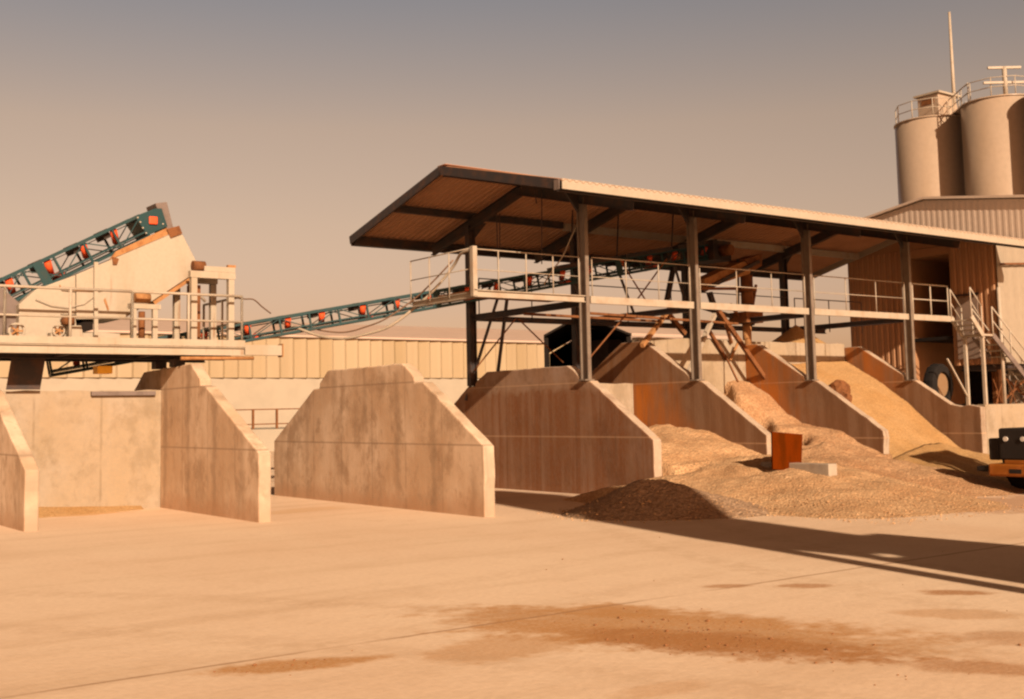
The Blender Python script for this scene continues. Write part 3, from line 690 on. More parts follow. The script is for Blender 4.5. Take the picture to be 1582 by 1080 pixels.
# head drum housing of the steep conveyor
hd = MB()
hpoly = [PY(208, 334, AY - 0.03), PY(240, 322, AY - 0.03), PY(250, 322, AY - 0.03), PY(259, 350, AY - 0.03), PY(228, 364, AY - 0.03)]
hd.hexa([v for v in hpoly], [v + Vector((0, 0.68, 0)) for v in hpoly]); ho = hd.build('head_housing', M_green, cA, 0.01)
bx = PY(237, 341, AY - 0.06)
MB().box(bx.x - 0.085, bx.x + 0.085, AY - 0.075, AY - 0.034, bx.z - 0.075, bx.z + 0.085).build('bearing_block', M_orange, ho, 0.02)
for px_, py_ in ((213, 336), (217, 343), (221, 352), (226, 360), (252, 346)):
    b_ = PY(px_, py_, AY - 0.05); MB().tube((b_.x, AY - 0.05, b_.z), (b_.x, AY - 0.031, b_.z), 0.016, n=8).build('bolt', M_rail, ho)
fl = [PY(240, 314, AY + 0.05), PY(258, 312, AY + 0.05), PY(268, 352, AY + 0.05), PY(254, 356, AY + 0.05)]
MB().hexa(fl, [v + Vector((0, 0.55, 0)) for v in fl]).build('rubber_flap', M_grey, cA, 0.01)
# long conveyor rising into the shed
qb = PY(1118, 372, 20.9); pb = PY(75, 549, 23.75)
cB, TB, LB, hB, wB = conveyor('belt_conveyor', pb, qb, 0.42, 0.55, 'long green belt conveyor with orange rollers rising into the open shed', first_joint=8.3, roll0=0.5, rstep=0.86, panel=0.66)
for s_, dx in ((LB * 0.61, 0.0), (LB * 0.61, 0.55)):
    a = TB(s_, 0.02 if dx == 0 else wB, hB + 0.005); MB().beam(a, (a.x - 0.25 - dx, a.y + 0.25, 2.0), 0.06, 0.06).build('trestle_leg', M_dark, cB)

# ------------------------------------------------------------------ cream platform with hopper
pf = thing('steel_platform', (6, 22, 2.6), 'cream steel working platform with railings above the first bay', 'platform')
PF = 21.2
MB().ibeam((1.2, PF + 0.05, 2.975), (9.17, PF + 0.05, 2.975), 0.10, 0.16).build('edge_beam', M_white, pf)
MB().box(1.2, 9.17, PF - 0.02, PF + 0.03, 3.06, 3.19).build('toe_board', M_white, pf)
MB().box(9.18, 9.95, PF + 0.0, PF + 0.16, 2.91, 3.11).build('beam_end', M_white, pf)
MB().box(9.952, 9.97, PF - 0.03, PF + 0.19, 2.88, 3.14).build('end_plate', M_rustl, pf)
MB().box(1.2, 9.15, PF + 0.11, 23.3, 3.03, 3.058).build('deck', M_white, pf)
for yy in (22.2, 23.2): MB().ibeam((1.2, yy, 2.93), (9.15, yy, 2.93), 0.10, 0.16).build('floor_beam', M_dark, pf)
for x in (2.5, 4.2, 5.9, 7.4, 8.9): MB().ibeam((x, PF + 0.12, 2.94), (x, 22.14, 2.94), 0.08, 0.12).build('floor_beam', M_dark, pf)
MB().tube((7.9, PF - 0.0, 2.83), (9.35, PF - 0.0, 2.85), 0.035, n=8).build('conduit', M_rustl, pf)
for yy in (21.9, 22.9): MB().beam((8.09, yy, 2.70), (8.09, yy, 2.85), 0.22, 0.26).build('bearing_stub', M_dark, pf)
MB().hexa([PY(9, 602, 22.3), PY(62, 602, 22.3), PY(62, 602, 23.0), PY(9, 602, 23.0)], [PY(18, 549, 22.3), PY(71, 549, 22.3), PY(71, 549, 23.0), PY(18, 549, 23.0)]).build('support_leg', M_dark, pf)
rail(pf, [(1.2, PF + 0.05, 3.19), (4.8, PF + 0.05, 3.19), (7.0, PF + 0.05, 3.19)], 0.86, mids=(0.42,), r=0.026, spacing=1.05)
rail(pf, [(7.0, PF + 0.05, 3.19), (9.13, PF + 0.05, 3.19), (9.13, 23.2, 3.19)], 0.86, mids=(0.42,), r=0.026, spacing=1.0)
# gantry at the platform's right end
ga = thing('portal_frame', (8.6, 21.7, 3.06), 'cream box-section portal frame with motor on top at the platform end', 'frame')
gx0, gx1, gy = 8.27, 9.02, 21.55
for x in (gx0, gx1):
    for yy in (gy, gy + 0.9): MB().beam((x, yy, 3.062), (x, yy, 4.40), 0.115, 0.115).build('post', M_white, ga)
for yy in (gy, gy + 0.9): MB().beam((gx0 - 0.08, yy, 4.47), (gx1 + 0.08, yy, 4.47), 0.13, 0.13).build('cross_beam', M_white, ga)
MB().box(gx0 + 0.2, gx1 + 0.08, gy - 0.05, gy + 0.95, 4.54, 4.64).build('top_plate', M_white, ga)
MB().tube((gx0 - 0.0, gy + 0.05, 4.64), (gx0 + 0.24, gy + 0.05, 4.64), 0.10, n=14).build('motor', M_rust, ga)
MB().box(gx1 - 0.06, gx1 + 0.10, gy - 0.03, gy + 0.06, 4.642, 4.69).build('bracket', M_rustl, ga)
MB().tube((gx0 + 0.06, gy + 0.45, 4.35), (gx0 + 0.42, gy + 0.45, 4.0), 0.03, n=8).build('brace', M_rail, ga)
MB().beam((gx0 + 0.16, gy + 0.4, 3.07), (gx0 + 0.16, gy + 0.4, 4.3), 0.2, 0.2).build('chute', M_rust, ga)
gb = thing('vibrator_frame', (7.3, 21.7, 3.06), 'small cream frame with rusty motor standing beneath the hopper lip', 'frame')
for x in (7.12, 7.52): MB().beam((x, 21.55, 3.062), (x, 21.55, 3.76), 0.09, 0.09).build('post', M_white, gb)
MB().beam((7.03, 21.55, 3.81), (7.62, 21.55, 3.81), 0.11, 0.09).build('cross_beam', M_white, gb)
MB().tube((7.16, 21.6, 3.97), (7.44, 21.6, 3.97), 0.095, n=14).build('motor', M_rustl, gb)
MB().tube((7.30, 21.62, 3.2), (7.30, 21.62, 3.72), 0.06, n=10).build('spring', M_rust, gb)
# hopper
hop = thing('feed_hopper', (7.0, 22.5, 3.06), 'large cream plate hopper with rusty rim on the platform', 'hopper')
HY0, HY1 = 21.95, 23.25
def hp(*pts): return [PY(a, b, HY0) for a, b in pts]
def slab(poly, y0, y1): return MB().hexa([(v.x, y0, v.z) for v in poly], [(v.x, y1, v.z) for v in poly])
main = hp((118, 424), (266, 361), (282, 362), (304, 405), (298, 424), (237, 464), (192, 492), (150, 493), (118, 493))
slab(main, HY0, HY1).build('body', M_white, hop, 0.008)
low = hp((30, 527), (30, 470), (56, 447), (117.4, 424.5), (117.4, 491), (122, 527))
slab(low, HY0 + 0.03, HY1 - 0.05).build('side_bin', M_white, hop, 0.008)
skirt = hp((192, 493), (232, 467), (200, 525), (176, 525), (176, 494))
rimp = hp((170, 401), (180, 388), (258, 352), (266, 360.2))
slab(rimp, HY0 + 0.02, HY0 + 0.08).build('rim_board', M_rustl, hop)
slab(hp((257, 354), (276, 349), (281, 361.2), (263, 368)), HY0 - 0.03, HY0 - 0.005).build('rim_plate', M_rust, hop)
slab(hp((298.5, 425), (303.5, 428), (239, 471), (236, 466)), HY0 - 0.02, HY1 + 0.02).build('lip', M_rustl, hop)
slab(hp((120, 501), (146, 491.5), (146, 509), (127, 514)), HY0 + 0.1, HY1 - 0.2).build('chute_mouth', M_black, hop)
slab(hp((0, 436), (40, 470), (29, 527), (0, 527)), HY0 + 0.25, HY1).build('inlet_box', M_grey, hop)
MB().beam(PY(148, 405, HY0 - 0.05), PY(148, 527, HY0 - 0.05), 0.07, 0.06).build('stiffener', M_white, hop)
slab(hp((122, 514), (160, 513), (188, 515), (188, 527), (122, 527)), HY0 + 0.1, HY1 - 0.2).build('screen_box', M_white, hop)
MB().path([PY(a, b, HY0 - 0.02) for a, b in ((92, 440), (96, 447), (120, 449), (150, 450), (172, 447), (182, 449))], 0.011, 6).build('hose', M_rustl, hop)
MB().path([PY(a, b, HY0 - 0.02) for a, b in ((55, 462), (80, 472), (105, 475), (130, 470), (146, 458))], 0.009, 6).build('hose', M_rail, hop)
slab(hp((173, 397), (183, 400), (180, 409), (174, 409)), HY0 - 0.03, HY0 - 0.002).build('bracket', M_rust, hop)
slab(hp((162, 460), (168, 478), (166, 480), (160, 464)), HY0 - 0.02, HY0 - 0.002).build('bracket', M_rustl, hop)
# drive gear on the platform
def motor_set(cx, label, py=513, r=0.135):
    c = PY(cx, py, 21.6); m = thing('belt_drive', (c.x, 21.7, 3.06), label, 'machine')
    tyre(m, (c.x, 21.62, c.z), (0, 1, 0), r, r * 0.72, 0.05, 'pulley_rim', M_white)
    mb = MB()
    for k in range(5):
        a = k * 2 * math.pi / 5; mb.beam((c.x, 21.62, c.z), (c.x + r * 0.74 * math.cos(a), 21.62, c.z + r * 0.74 * math.sin(a)), 0.02, 0.03)
    mb.tube((c.x, 21.57, c.z), (c.x, 21.75, c.z), 0.03, n=10)
    mb.build('spokes', M_rustl, m)
    MB().box(c.x - 0.12, c.x + 0.12, 21.67, 21.9, 3.062, c.z - 0.03).build('pedestal', M_white, m)
motor_set(26, 'round pale pulley wheel at the far left of the platform', 511, 0.15)
motor_set(91, 'smaller rusty pulley drive beside the white gearbox cone', 511, 0.115)
gbx = thing('gearbox', (6.25, 21.7, 3.06), 'white tapered gearbox with brown motor cap on the platform deck', 'machine')
v0 = hp((100, 527), (122, 527), (117, 505), (101, 505))
MB().hexa([(v.x, 21.6, v.z) for v in v0], [(v.x, 21.9, v.z) for v in v0]).build('housing', M_white, gbx, 0.01)
c0 = PY(105, 502, 21.75); MB().tube((c0.x, 21.75, c0.z + 0.0), (c0.x, 21.75, c0.z + 0.17), 0.115, n=14).build('motor', M_rust, gbx)
MB().tube((c0.x, 21.75, c0.z + 0.175), (c0.x, 21.75, c0.z + 0.20), 0.13, n=14).build('cap', M_rail, gbx)
yb = PY(151, 577, 22.0); y2 = PY(174, 567, 22.0)
MB().box(yb.x, y2.x, 22.0, 22.3, yb.z, y2.z + 0.02).build('yellow_box', M_yellow, None, 0.006, 'small yellow steel box hanging below the platform deck', 'box')

for s0, s1 in ((0.70, 0.80), (0.815, 0.90), (0.91, 0.985)):
    MB().beam(TB(LB * s0, wB / 2, -0.03), TB(LB * s1, wB / 2, -0.03), wB + 0.12, 0.10).build('belt_cover', M_dark, cB)
hb = TB(LB - 0.25, wB / 2, hB / 2); MB().box(hb.x - 0.35, hb.x + 0.3, hb.y - 0.42, hb.y + 0.42, hb.z - 0.28, hb.z + 0.22).build('head_housing', M_dark, cB)
MB().tube((hb.x - 0.05, hb.y - 0.75, hb.z - 0.05), (hb.x - 0.05, hb.y - 0.43, hb.z - 0.05), 0.14, n=14).build('drive_motor', M_rust, cB)
for f_ in (0.72, 0.80, 0.90):
    a = TB(LB * f_, 0.0, 0.0); MB().tube(a, (a.x + 0.1, a.y, roofz(a.y) - 0.05), 0.02, n=6).build('hanger', M_dark, cB)
    a = TB(LB * f_, 0.0, hB); MB().beam(a, (a.x + 0.35, a.y - 0.1, 4.05), 0.05, 0.05).build('strut', M_dark, cB)
# hoses sagging off the long conveyor
def sag(name, pix, y0, y1, r, mat, label):
    n = len(pix); pts = [PY(a, b, y0 + (y1 - y0) * i / (n - 1)) for i, (a, b) in enumerate(pix)]
    sm = []
    for i in range(n - 1):                                   # Catmull-Rom
        p0, p1, p2, p3 = pts[max(i - 1, 0)], pts[i], pts[i + 1], pts[min(i + 2, n - 1)]
        for k in range(6):
            t = k / 6; sm.append(0.5 * ((2 * p1) + (p2 - p0) * t + (2 * p0 - 5 * p1 + 4 * p2 - p3) * t * t + (3 * p1 - p0 - 3 * p2 + p3) * t ** 3))
    sm.append(pts[-1])
    return MB().path(sm, r, 8).build(name, mat, None, 0, label, 'cable')
sag('sagging_hose', [(447, 503), (465, 509), (490, 518), (515, 522.5), (540, 522), (570, 515), (602, 504), (640, 476), (672, 446), (700, 412), (712, 392), (728, 386)], 23.2, 19.2, 0.030, M_cable, 'thick pale hose sagging below the long green conveyor')
sag('sagging_cable', [(478, 506), (505, 512), (535, 513), (565, 505), (597, 492), (640, 462), (668, 436), (700, 402)], 23.2, 19.4, 0.016, M_cabled, 'thin brown cable looping above the pale hose')
sag('platform_cable', [(357, 452), (366, 460), (378, 462), (392, 463), (405, 474), (418, 484)], 21.6, 23.2, 0.014, M_cabled, 'dark cable drooping from the platform railing to the conveyor')
sag('looped_rope', [(840, 440), (852, 420), (868, 398), (880, 372), (889, 352)], 19.5, 19.0, 0.014, M_cable, 'pale rope slanting up to the first shed column')

# ------------------------------------------------------------------ rusty distributor in the shed
ds = thing('aggregate_distributor', (22.2, 20.9, 2.3), 'rusty distributor with slanting chute and raking legs at the conveyor head', 'machine')
DY = 20.6
def dbar(a, b, wd, mat, y0=DY, y1=None, nm='leg'): MB().beam(PY(*a, y0), PY(*b, DY if y1 is None else y1), wd, wd * 1.1).build(nm, mat, ds)
ch = [PY(1082, 447, DY), PY(1080, 432, DY), PY(1140, 405, DY), PY(1152, 408, DY), PY(1150, 424, DY)]
slab(ch, DY - 0.2, DY + 0.3).build('chute', M_rustl, ds)
slab([PY(1140, 402, DY), PY(1166, 394, DY), PY(1166, 412, DY), PY(1153, 420, DY)], DY - 0.25, DY + 0.35).build('head_box', M_rust, ds)
t0, t1 = PY(1153, 425, DY), PY(1153, 470, DY)
MB().tube((t0.x, DY, t1.z), (t0.x, DY, t0.z), 0.16, n=18).build('turret', M_rust, ds)
t2 = PY(1153, 448, DY); MB().tube((t2.x, DY, t2.z - 0.05), (t2.x, DY, t2.z + 0.05), 0.27, n=20).build('slew_ring', M_rust, ds)
t3 = PY(1153, 486, DY); t4 = PY(1153, 496, DY); MB().box(t3.x - 0.32, t3.x + 0.3, DY - 0.3, DY + 0.3, t4.z - 0.06, t3.z + 0.05).build('bearing_frame', M_rust, ds)
t5 = PY(1153, 524, DY); MB().tube((t3.x, DY, t5.z - 0.2), (t3.x, DY, t4.z - 0.062), 0.11, 0.12, n=14).build('spout', M_rustl, ds)
dbar((1096, 452), (1110, 496), 0.11, M_dark); dbar((1042, 405), (1030, 466), 0.10, M_dark, 21.4, 21.4); dbar((1110, 480), (1186, 590), 0.09, M_rust, 20.0, 19.9)
dbar((1085, 450), (1172, 404), 0.08, M_dark, DY - 0.28, DY - 0.28, 'boom'); dbar((1070, 470), (1165, 500), 0.09, M_dark, 21.2, 20.6, 'boom')
dbar((1063, 576), (1104, 486), 0.09, M_rail, 19.4, 20.0); dbar((992, 534), (1034, 478), 0.09, M_rustl, 19.6, 20.2); dbar((1030, 482), (1058, 516), 0.10, M_rust, 20.9, 20.9)
dbar((1092, 505), (1122, 555), 0.07, M_rust, 20.4, 20.45); dbar((1118, 490), (1130, 530), 0.07, M_rust, 20.3, 20.45); dbar((1120, 548), (1140, 590), 0.035, M_rust, 20.45, 19.9, 'scraper_rope')
dbar((1128, 470), (1150, 500), 0.06, M_rust); dbar((1168, 440), (1160, 492), 0.05, M_rust); dbar((1140, 400), (1140, 470), 0.05, M_dark, nm='ladder'); dbar((1140, 530), (1128, 556), 0.05, M_rustl, 20.3, 20.4)
dbar((1076, 446), (1140, 446), 0.06, M_rust, DY - 0.3, DY - 0.3, 'boom')

# ------------------------------------------------------------------ heaps
def sm(t): t = max(0.0, min(1.0, t)); return t * t * (3 - 2 * t)
def interp(v, tab):
    if v <= tab[0][0]: return tab[0][1]
    for (a, b), (c, d) in zip(tab, tab[1:]):
        if v <= c: return b + (d - b) * (v - a) / (c - a)
    return tab[-1][1]
def heap(name, mat, x0, x1, y0, y1, fn, label, step=0.07, amp=0.05, kind=None, cat='heap', lumps=0.0):
    mb = MB(); nxs = int((x1 - x0) / step); nys = int((y1 - y0) / step); V = {}
    for i in range(nxs + 1):
        for j in range(nys + 1):
            x = x0 + (x1 - x0) * i / nxs; y = y0 + (y1 - y0) * j / nys
            z = fn(x, y)
            if z > -0.15:
                k = max(0.15, min(1, (z + 0.15) * 1.5))
                z += amp * k * (mnoise.fractal(Vector((x * 1.1, y * 1.1, 3.1)), 0.8, 2.0, 5) + lumps * mnoise.noise(Vector((x * 9, y * 9, 1))))
            V[i, j] = (mb.bm.verts.new((x, y, max(z, -0.06))), z)
    for i in range(nxs):
        for j in range(nys):
            q = [V[i, j], V[i + 1, j], V[i + 1, j + 1], V[i, j + 1]]
            if max(a[1] for a in q) > -0.05: mb.bm.faces.new([a[0] for a in q]).smooth = True
    loose = [v for v in mb.bm.verts if not v.link_faces]
    bmesh.ops.delete(mb.bm, geom=loose, context='VERTS')
    return mb.build(name, mat, None, 0, label, cat, 'heaps of sand and gravel in the bays', kind)
T1 = [(16.43, 0.66), (17.07, 0.88), (17.8, 1.12), (18.6, 1.24), (19.3, 1.38), (19.95, 1.30), (20.5, 1.2)]
def fan(x, y, cx, cy, R, h, sx=1.0, sy=1.0, pw=1.0):
    r = math.hypot((x - cx) / sx, (y - cy) / sy); a = math.atan2(y - cy, x - cx)
    R = R * (1 + 0.07 * math.sin(a * 5 + cx) + 0.04 * math.sin(a * 11))
    return h * (1 - (r / R) ** pw)
def h1(x, y):
    f = fan(x, y, 17.6, 15.7, 5.0, 0.80, 1.0, 1.0, 0.9)
    z = f
    if y > 16.2 and 15.6 < x < 18.62: z = max(z, interp(y, T1) - 0.10 * (18.6 - x) * sm((y - 17) / 2))
    if x < 14.3: z -= (14.3 - x) * 0.6
    if y > 16.5 and x < 15.45: z = min(z, 0.30 * (1 - (y - 16.5) / 1.2))
    if y > 16.5 and x > 18.7: z = -0.3
    return z
heap('gravel_heap', M_gravel, 11.6, 18.61, 9.9, 20.52, h1, 'big tan gravel heap spilling forward around the rusty plate', 0.075, 0.07, lumps=0.22)
def h0(x, y):
    u = (x - 13.3) * 0.79 - (y - 14.3) * 0.61; v = (x - 13.3) * 0.61 + (y - 14.3) * 0.79
    z = 0.56 - 0.56 * math.hypot(max(0, abs(u) - 0.15) / (1.35 if u < 0 else 2.0), v / 1.3) ** 0.95
    if y > 16.3 and x > 15.35: z = -0.3
    return z
heap('dark_gravel_heap', M_dgravel, 10.9, 16.3, 12.0, 17.6, h0, 'dark coarse gravel heap in the shade before the brown streaked wall', 0.055, 0.035, lumps=0.5)
T2 = [(16.46, 0.62), (17.6, 1.06), (18.74, 1.27), (19.23, 1.55), (19.73, 2.0), (20.35, 2.3), (20.6, 2.35)]
def h2(x, y):
    z = fan(x, y, 19.9, 16.0, 3.9, 0.95, 1.0, 1.0, 0.85)
    if y > 16.2 and 18.8 < x < 22.52:
        t = (x - 18.82) / 3.68
        z2 = interp(y, T2)
        k = sm((y - 17.2) / 1.3); edge = 0.62 + 0.05 * math.sin(y * 5)
        z2 = z2 * ((1 - k) * (0.75 + 0.25 * t) + k * (0.22 + 0.78 * sm((t - edge) / 0.14)))
        z = max(z, z2) if y < 17.2 else z2
    if y > 16.5 and not (18.8 < x < 22.52): z = -0.3
    return z
heap('brown_gravel_heap', M_pink, 15.7, 25.0, 10.4, 20.52, h2, 'brown gravel heap with a steep cut face behind the rust-red plate', 0.08, 0.07, lumps=0.3)
def h3(x, y):
    z = 2.95 - 0.66 * (20.5 - y) + 0.12 * math.sin((20.5 - y) * 1.2)
    z -= 0.16 * sm((26.5 - x) / 3) * sm((y - 18) / 2)
    if y < 16.6: z = min(z, fan(x, y, 24.5, 17.0, 3.9, 0.95, 1.0, 0.85, 0.85))
    if y < 16.6: z = max(z, fan(x, y, 24.5, 17.0, 3.8, 0.92, 1.0, 0.85, 0.85))
    if y > 16.5 and not (22.7 < x < 26.52): z = -0.3
    return z
heap('yellow_sand_heap', M_sand, 19.4, 30.0, 11.4, 20.52, h3, 'steep yellow sand heap running down between two dark walls', 0.08, 0.06)
def cone(cx, cy, R, h, base): return lambda x, y: base + h * (1 - math.hypot(x - cx, y - cy) / R)
heap('sand_strip', M_sand, 4.96, 7.6, 21.75, 22.5, lambda x, y: 0.19 - 0.05 * (x - 5.0) - 0.34 * (22.45 - y), 'thin strip of orange sand swept along the foot of the first bay rear wall', 0.05, 0.03)
pk = PY(1229, 499, 21.6)
heap('sand_cone', M_sand, 22.8, 26.45, 20.76, 24.4, lambda x, y: max(pk.z - 0.78 * math.hypot(x - pk.x, y - 21.6), 0.0), 'pointed brown sand cone peeping over the rear wall', 0.08, 0.04)
pk2 = PY(1095, 520, 21.8)
heap('sand_mound', M_sand, 18.85, 22.45, 20.76, 24.4, lambda x, y: max(pk2.z - 0.30 * math.hypot(x - pk2.x, y - 21.8) ** 1.3, 0.0), 'rounded sand mound rising just above the rear wall', 0.08, 0.05)
mb = MB()
for (cx_, cy_, r_x) in ((PY(1296, 571, 19.0).x, 19.0, 0.30), (PY(1291, 597, 18.4).x, 18.4, 0.26), (PY(1303, 583, 18.7).x, 18.7, 0.2)):
    m_ = bmesh.ops.create_icosphere(mb.bm, subdivisions=4, radius=r_x, matrix=Matrix.Translation((cx_, cy_, h3(cx_, cy_) + r_x * 0.25)) @ Matrix.Diagonal((1.0, 0.8, 0.85, 1)))
    for v in m_['verts']: v.co += mnoise.noise_vector(v.co * 5) * 0.07 + mnoise.noise_vector(v.co * 14) * 0.03
mb.build('dark_sand_clump', M_rust, None, 0, 'dark brown clump stuck in the yellow sand slope', 'clump')  # dark brown lumps set on the yellow sand slope
# things stuck in the gravel
pl = [PY(1193, 667, 14.5), PY(1240, 671, 14.5), PY(1238, 729, 14.5), PY(1194, 725, 14.5)]
MB().hexa(pl, [v + Vector((0.02, 0.05, 0)) for v in pl]).build('rusty_plate', M_rustp, None, 0.006, 'upright rust-red steel plate stuck in the tan gravel heap', 'steel plate')
kb0, kb1 = PY(1236, 718, 14.25), PY(1293, 733, 14.25)
kb0 = PY(1280, 717, 13.6); kb1 = PY(1294, 734, 13.6)
MB().box(kb0.x, kb1.x, 13.6, 15.2, kb1.z - 0.12, kb0.z).build('concrete_block', M_conc, None, 0.015, 'pale concrete block lying beside the rust-red plate', 'concrete block')
# small clods scattered on the dirt
cl = MB()
for i in range(170):
    t = random.random()
    if t < 0.85: x, y = random.gauss(6.4, 0.32), random.gauss(6.3, 0.8)
    elif t < 0.95: x, y = random.gauss(3.6, 0.3), random.gauss(7.55, 0.15)
    else: x, y = random.uniform(7.5, 15), random.uniform(4.5, 12)
    if math.hypot(x, y) < 4: continue
    s = random.choice((0.004, 0.005, 0.006, 0.007, 0.012)) * random.uniform(0.7, 1.3)
    m_ = bmesh.ops.create_icosphere(cl.bm, subdivisions=1, radius=s, matrix=Matrix.Translation((x, y, s * 0.5)) @ Matrix.Rotation(random.random() * 6, 4, 'Z') @ Matrix.Diagonal((1.3, 1, 0.7, 1)))
cl.build('scattered_clods', M_clod, None, 0, 'small brown clods and stones scattered over the dirt stain', 'stones', None, 'stuff')

# loose stones round the toes of the heaps
lg = MB()
def toe(n, x0, x1, y0, y1, fn, zmax, smin, smax):
    k = 0
    while k < n:
        x, y = random.uniform(x0, x1), random.uniform(y0, y1); z = fn(x, y)
        if not (-0.16 < z < zmax) or (y > 16.4 and 15.3 < x < 15.7): continue
        s = random.uniform(smin, smax) * random.choice((0.6, 0.8, 1.0))
        bmesh.ops.create_icosphere(lg.bm, subdivisions=1, radius=s, matrix=Matrix.Translation((x, y, max(z, 0) + s * 0.3)) @ Matrix.Rotation(random.random() * 6, 4, 'Z') @ Matrix.Diagonal((1.25, 0.9, 0.75, 1)))
        k += 1
toe(900, 12.0, 18.6, 10.2, 16.4, h1, 0.30, 0.007, 0.02)
toe(500, 11.6, 15.3, 12.4, 16.4, h0, 0.45, 0.008, 0.022)
toe(450, 16.2, 23.4, 11.6, 16.4, h2, 0.35, 0.008, 0.022)
lg.build('loose_stones', M_gravel, None, 0, 'loose stones strewn along the toes of the gravel heaps', 'stones', None, 'stuff')

# ------------------------------------------------------------------ wheel loader at the right edge
ld = thing('wheel_loader', (22.5, 11.6, 0), 'orange wheel loader parked at the right edge with its dark rear showing', 'loader')
RX0 = 20.35; LY0, LY1 = 10.75, 12.45
MB().box(RX0, RX0 + 1.9, LY0 + 0.25, LY1 - 0.12, 0.62, 1.22).build('engine_hood', M_ldrk, ld, 0.04)
MB().box(RX0 + 0.05, RX0 + 0.6, LY1 - 0.11, LY1 + 0.12, 0.62, 1.03).build('side_tank', M_ldrk, ld, 0.03)
MB().box(RX0 - 0.12, RX0 + 0.5, LY0, LY1 + 0.05, 0.33, 0.56).build('counterweight', M_ldr, ld, 0.04)
MB().box(RX0 - 0.05, RX0 + 0.3, LY0 + 0.2, LY1 - 0.25, 0.562, 0.63).build('bumper_step', M_ldr, ld, 0.01)
MB().box(RX0 + 0.1, RX0 + 0.9, LY1 + 0.06, LY1 + 0.42, 0.40, 0.50).build('mudguard', M_ldrk, ld, 0.02)
MB().box(RX0 + 0.51, RX0 + 4.2, LY0 + 0.45, LY1 - 0.45, 0.42, 0.61).build('chassis', M_ldr, ld, 0.02)
MB().box(RX0 - 0.125, RX0 - 0.121, LY1 - 0.62, LY1 - 0.38, 0.39, 0.47).build('plate', M_ldrk, ld)
for yy in (LY1 - 0.28, LY1 - 0.62, LY0 + 0.5):
    MB().tube((RX0 - 0.03, yy, 1.02), (RX0 - 0.001, yy, 1.02), 0.045, n=16).build('headlight', M_lamp, ld)
cabn = MB().box(RX0 + 1.95, RX0 + 3.1, LY0 + 0.35, LY1 - 0.35, 0.62, 1.5).build('cab', M_ldr, ld, 0.03)
for x in (RX0 + 1.99, RX0 + 3.06):
    for yy in (LY0 + 0.39, LY1 - 0.39): MB().beam((x, yy, 1.50), (x, yy, 2.45), 0.08, 0.08).build('pillar', M_ldrk, cabn)
MB().box(RX0 + 1.9, RX0 + 3.2, LY0 + 0.3, LY1 - 0.3, 2.452, 2.56).build('roof', M_ldr, cabn, 0.04)
MB().box(RX0 + 2.05, RX0 + 3.0, LY0 + 0.43, LY1 - 0.43, 1.502, 2.44).build('window', M_glass, cabn)
MB().tube((RX0 + 1.4, LY1 - 0.5, 1.2), (RX0 + 1.4, LY1 - 0.5, 1.95), 0.05, n=10).build('exhaust_pipe', M_rust, ld)
for x in (RX0 + 1.05, RX0 + 3.5):
    for yy in (LY0 + 0.12, LY1 - 0.05):
        wl = tyre(ld, (x, yy, 0.58), (0, 1, 0), 0.58, 0.3, 0.4, 'wheel')
        MB().tube((x, yy - 0.15, 0.58), (x, yy + 0.15, 0.58), 0.295, n=20).build('rim', M_ldr, wl)
for yy in (LY0 + 0.5, LY1 - 0.6): MB().path([(RX0 + 3.1, yy, 1.35), (RX0 + 4.0, yy, 1.3), (RX0 + 4.9, yy, 0.55)], 0.09, 8).build('lift_arm', M_ldr, ld)
MB().prism([(RX0 + 4.7, 0.08), (RX0 + 5.7, 0.06), (RX0 + 5.7, 0.12), (RX0 + 4.95, 0.25), (RX0 + 4.9, 0.85), (RX0 + 4.8, 0.88)], fy, LY0 - 0.1, LY1 + 0.1).build('bucket', M_rust, ld)

# ------------------------------------------------------------------ far buildings
fh = thing('long_hall', (40, 84, 0), 'long far hall with yellow ribbed upper wall and pale lower wall', 'building')
HYY = 84.0
mb = MB(); prev = None
for i in range(int(135 / 1.15)):
    for u, hh in ((0, 0), (0.55, 0.07), (0.8, 0.13), (0.97, 0.01)):
        x = -40 + (i + u) * 1.15; cur = (mb.bm.verts.new((x, HYY - hh, 4.75)), mb.bm.verts.new((x, HYY - hh, 7.95)))
        if prev: mb.bm.faces.new((prev[0], cur[0], cur[1], prev[1]))
        prev = cur
mb.build('upper_wall', M_hally, fh)
MB().box(-40, 95, HYY + 0.1, HYY + 14, 0.0, 4.74).build('lower_wall', M_hallw, fh)
MB().box(-40, 95, HYY + 0.15, HYY + 14, 4.742, 7.9).build('inner_wall', M_hallw, fh)
MB().hexa([(-40.3, HYY - 0.4, 7.96), (95.3, HYY - 0.4, 7.96), (95.3, HYY + 14, 10.2), (-40.3, HYY + 14, 10.2)], [(-40.3, HYY - 0.4, 8.1), (95.3, HYY - 0.4, 8.1), (95.3, HYY + 14, 10.34), (-40.3, HYY + 14, 10.34)]).build('roof', M_hroof, fh)
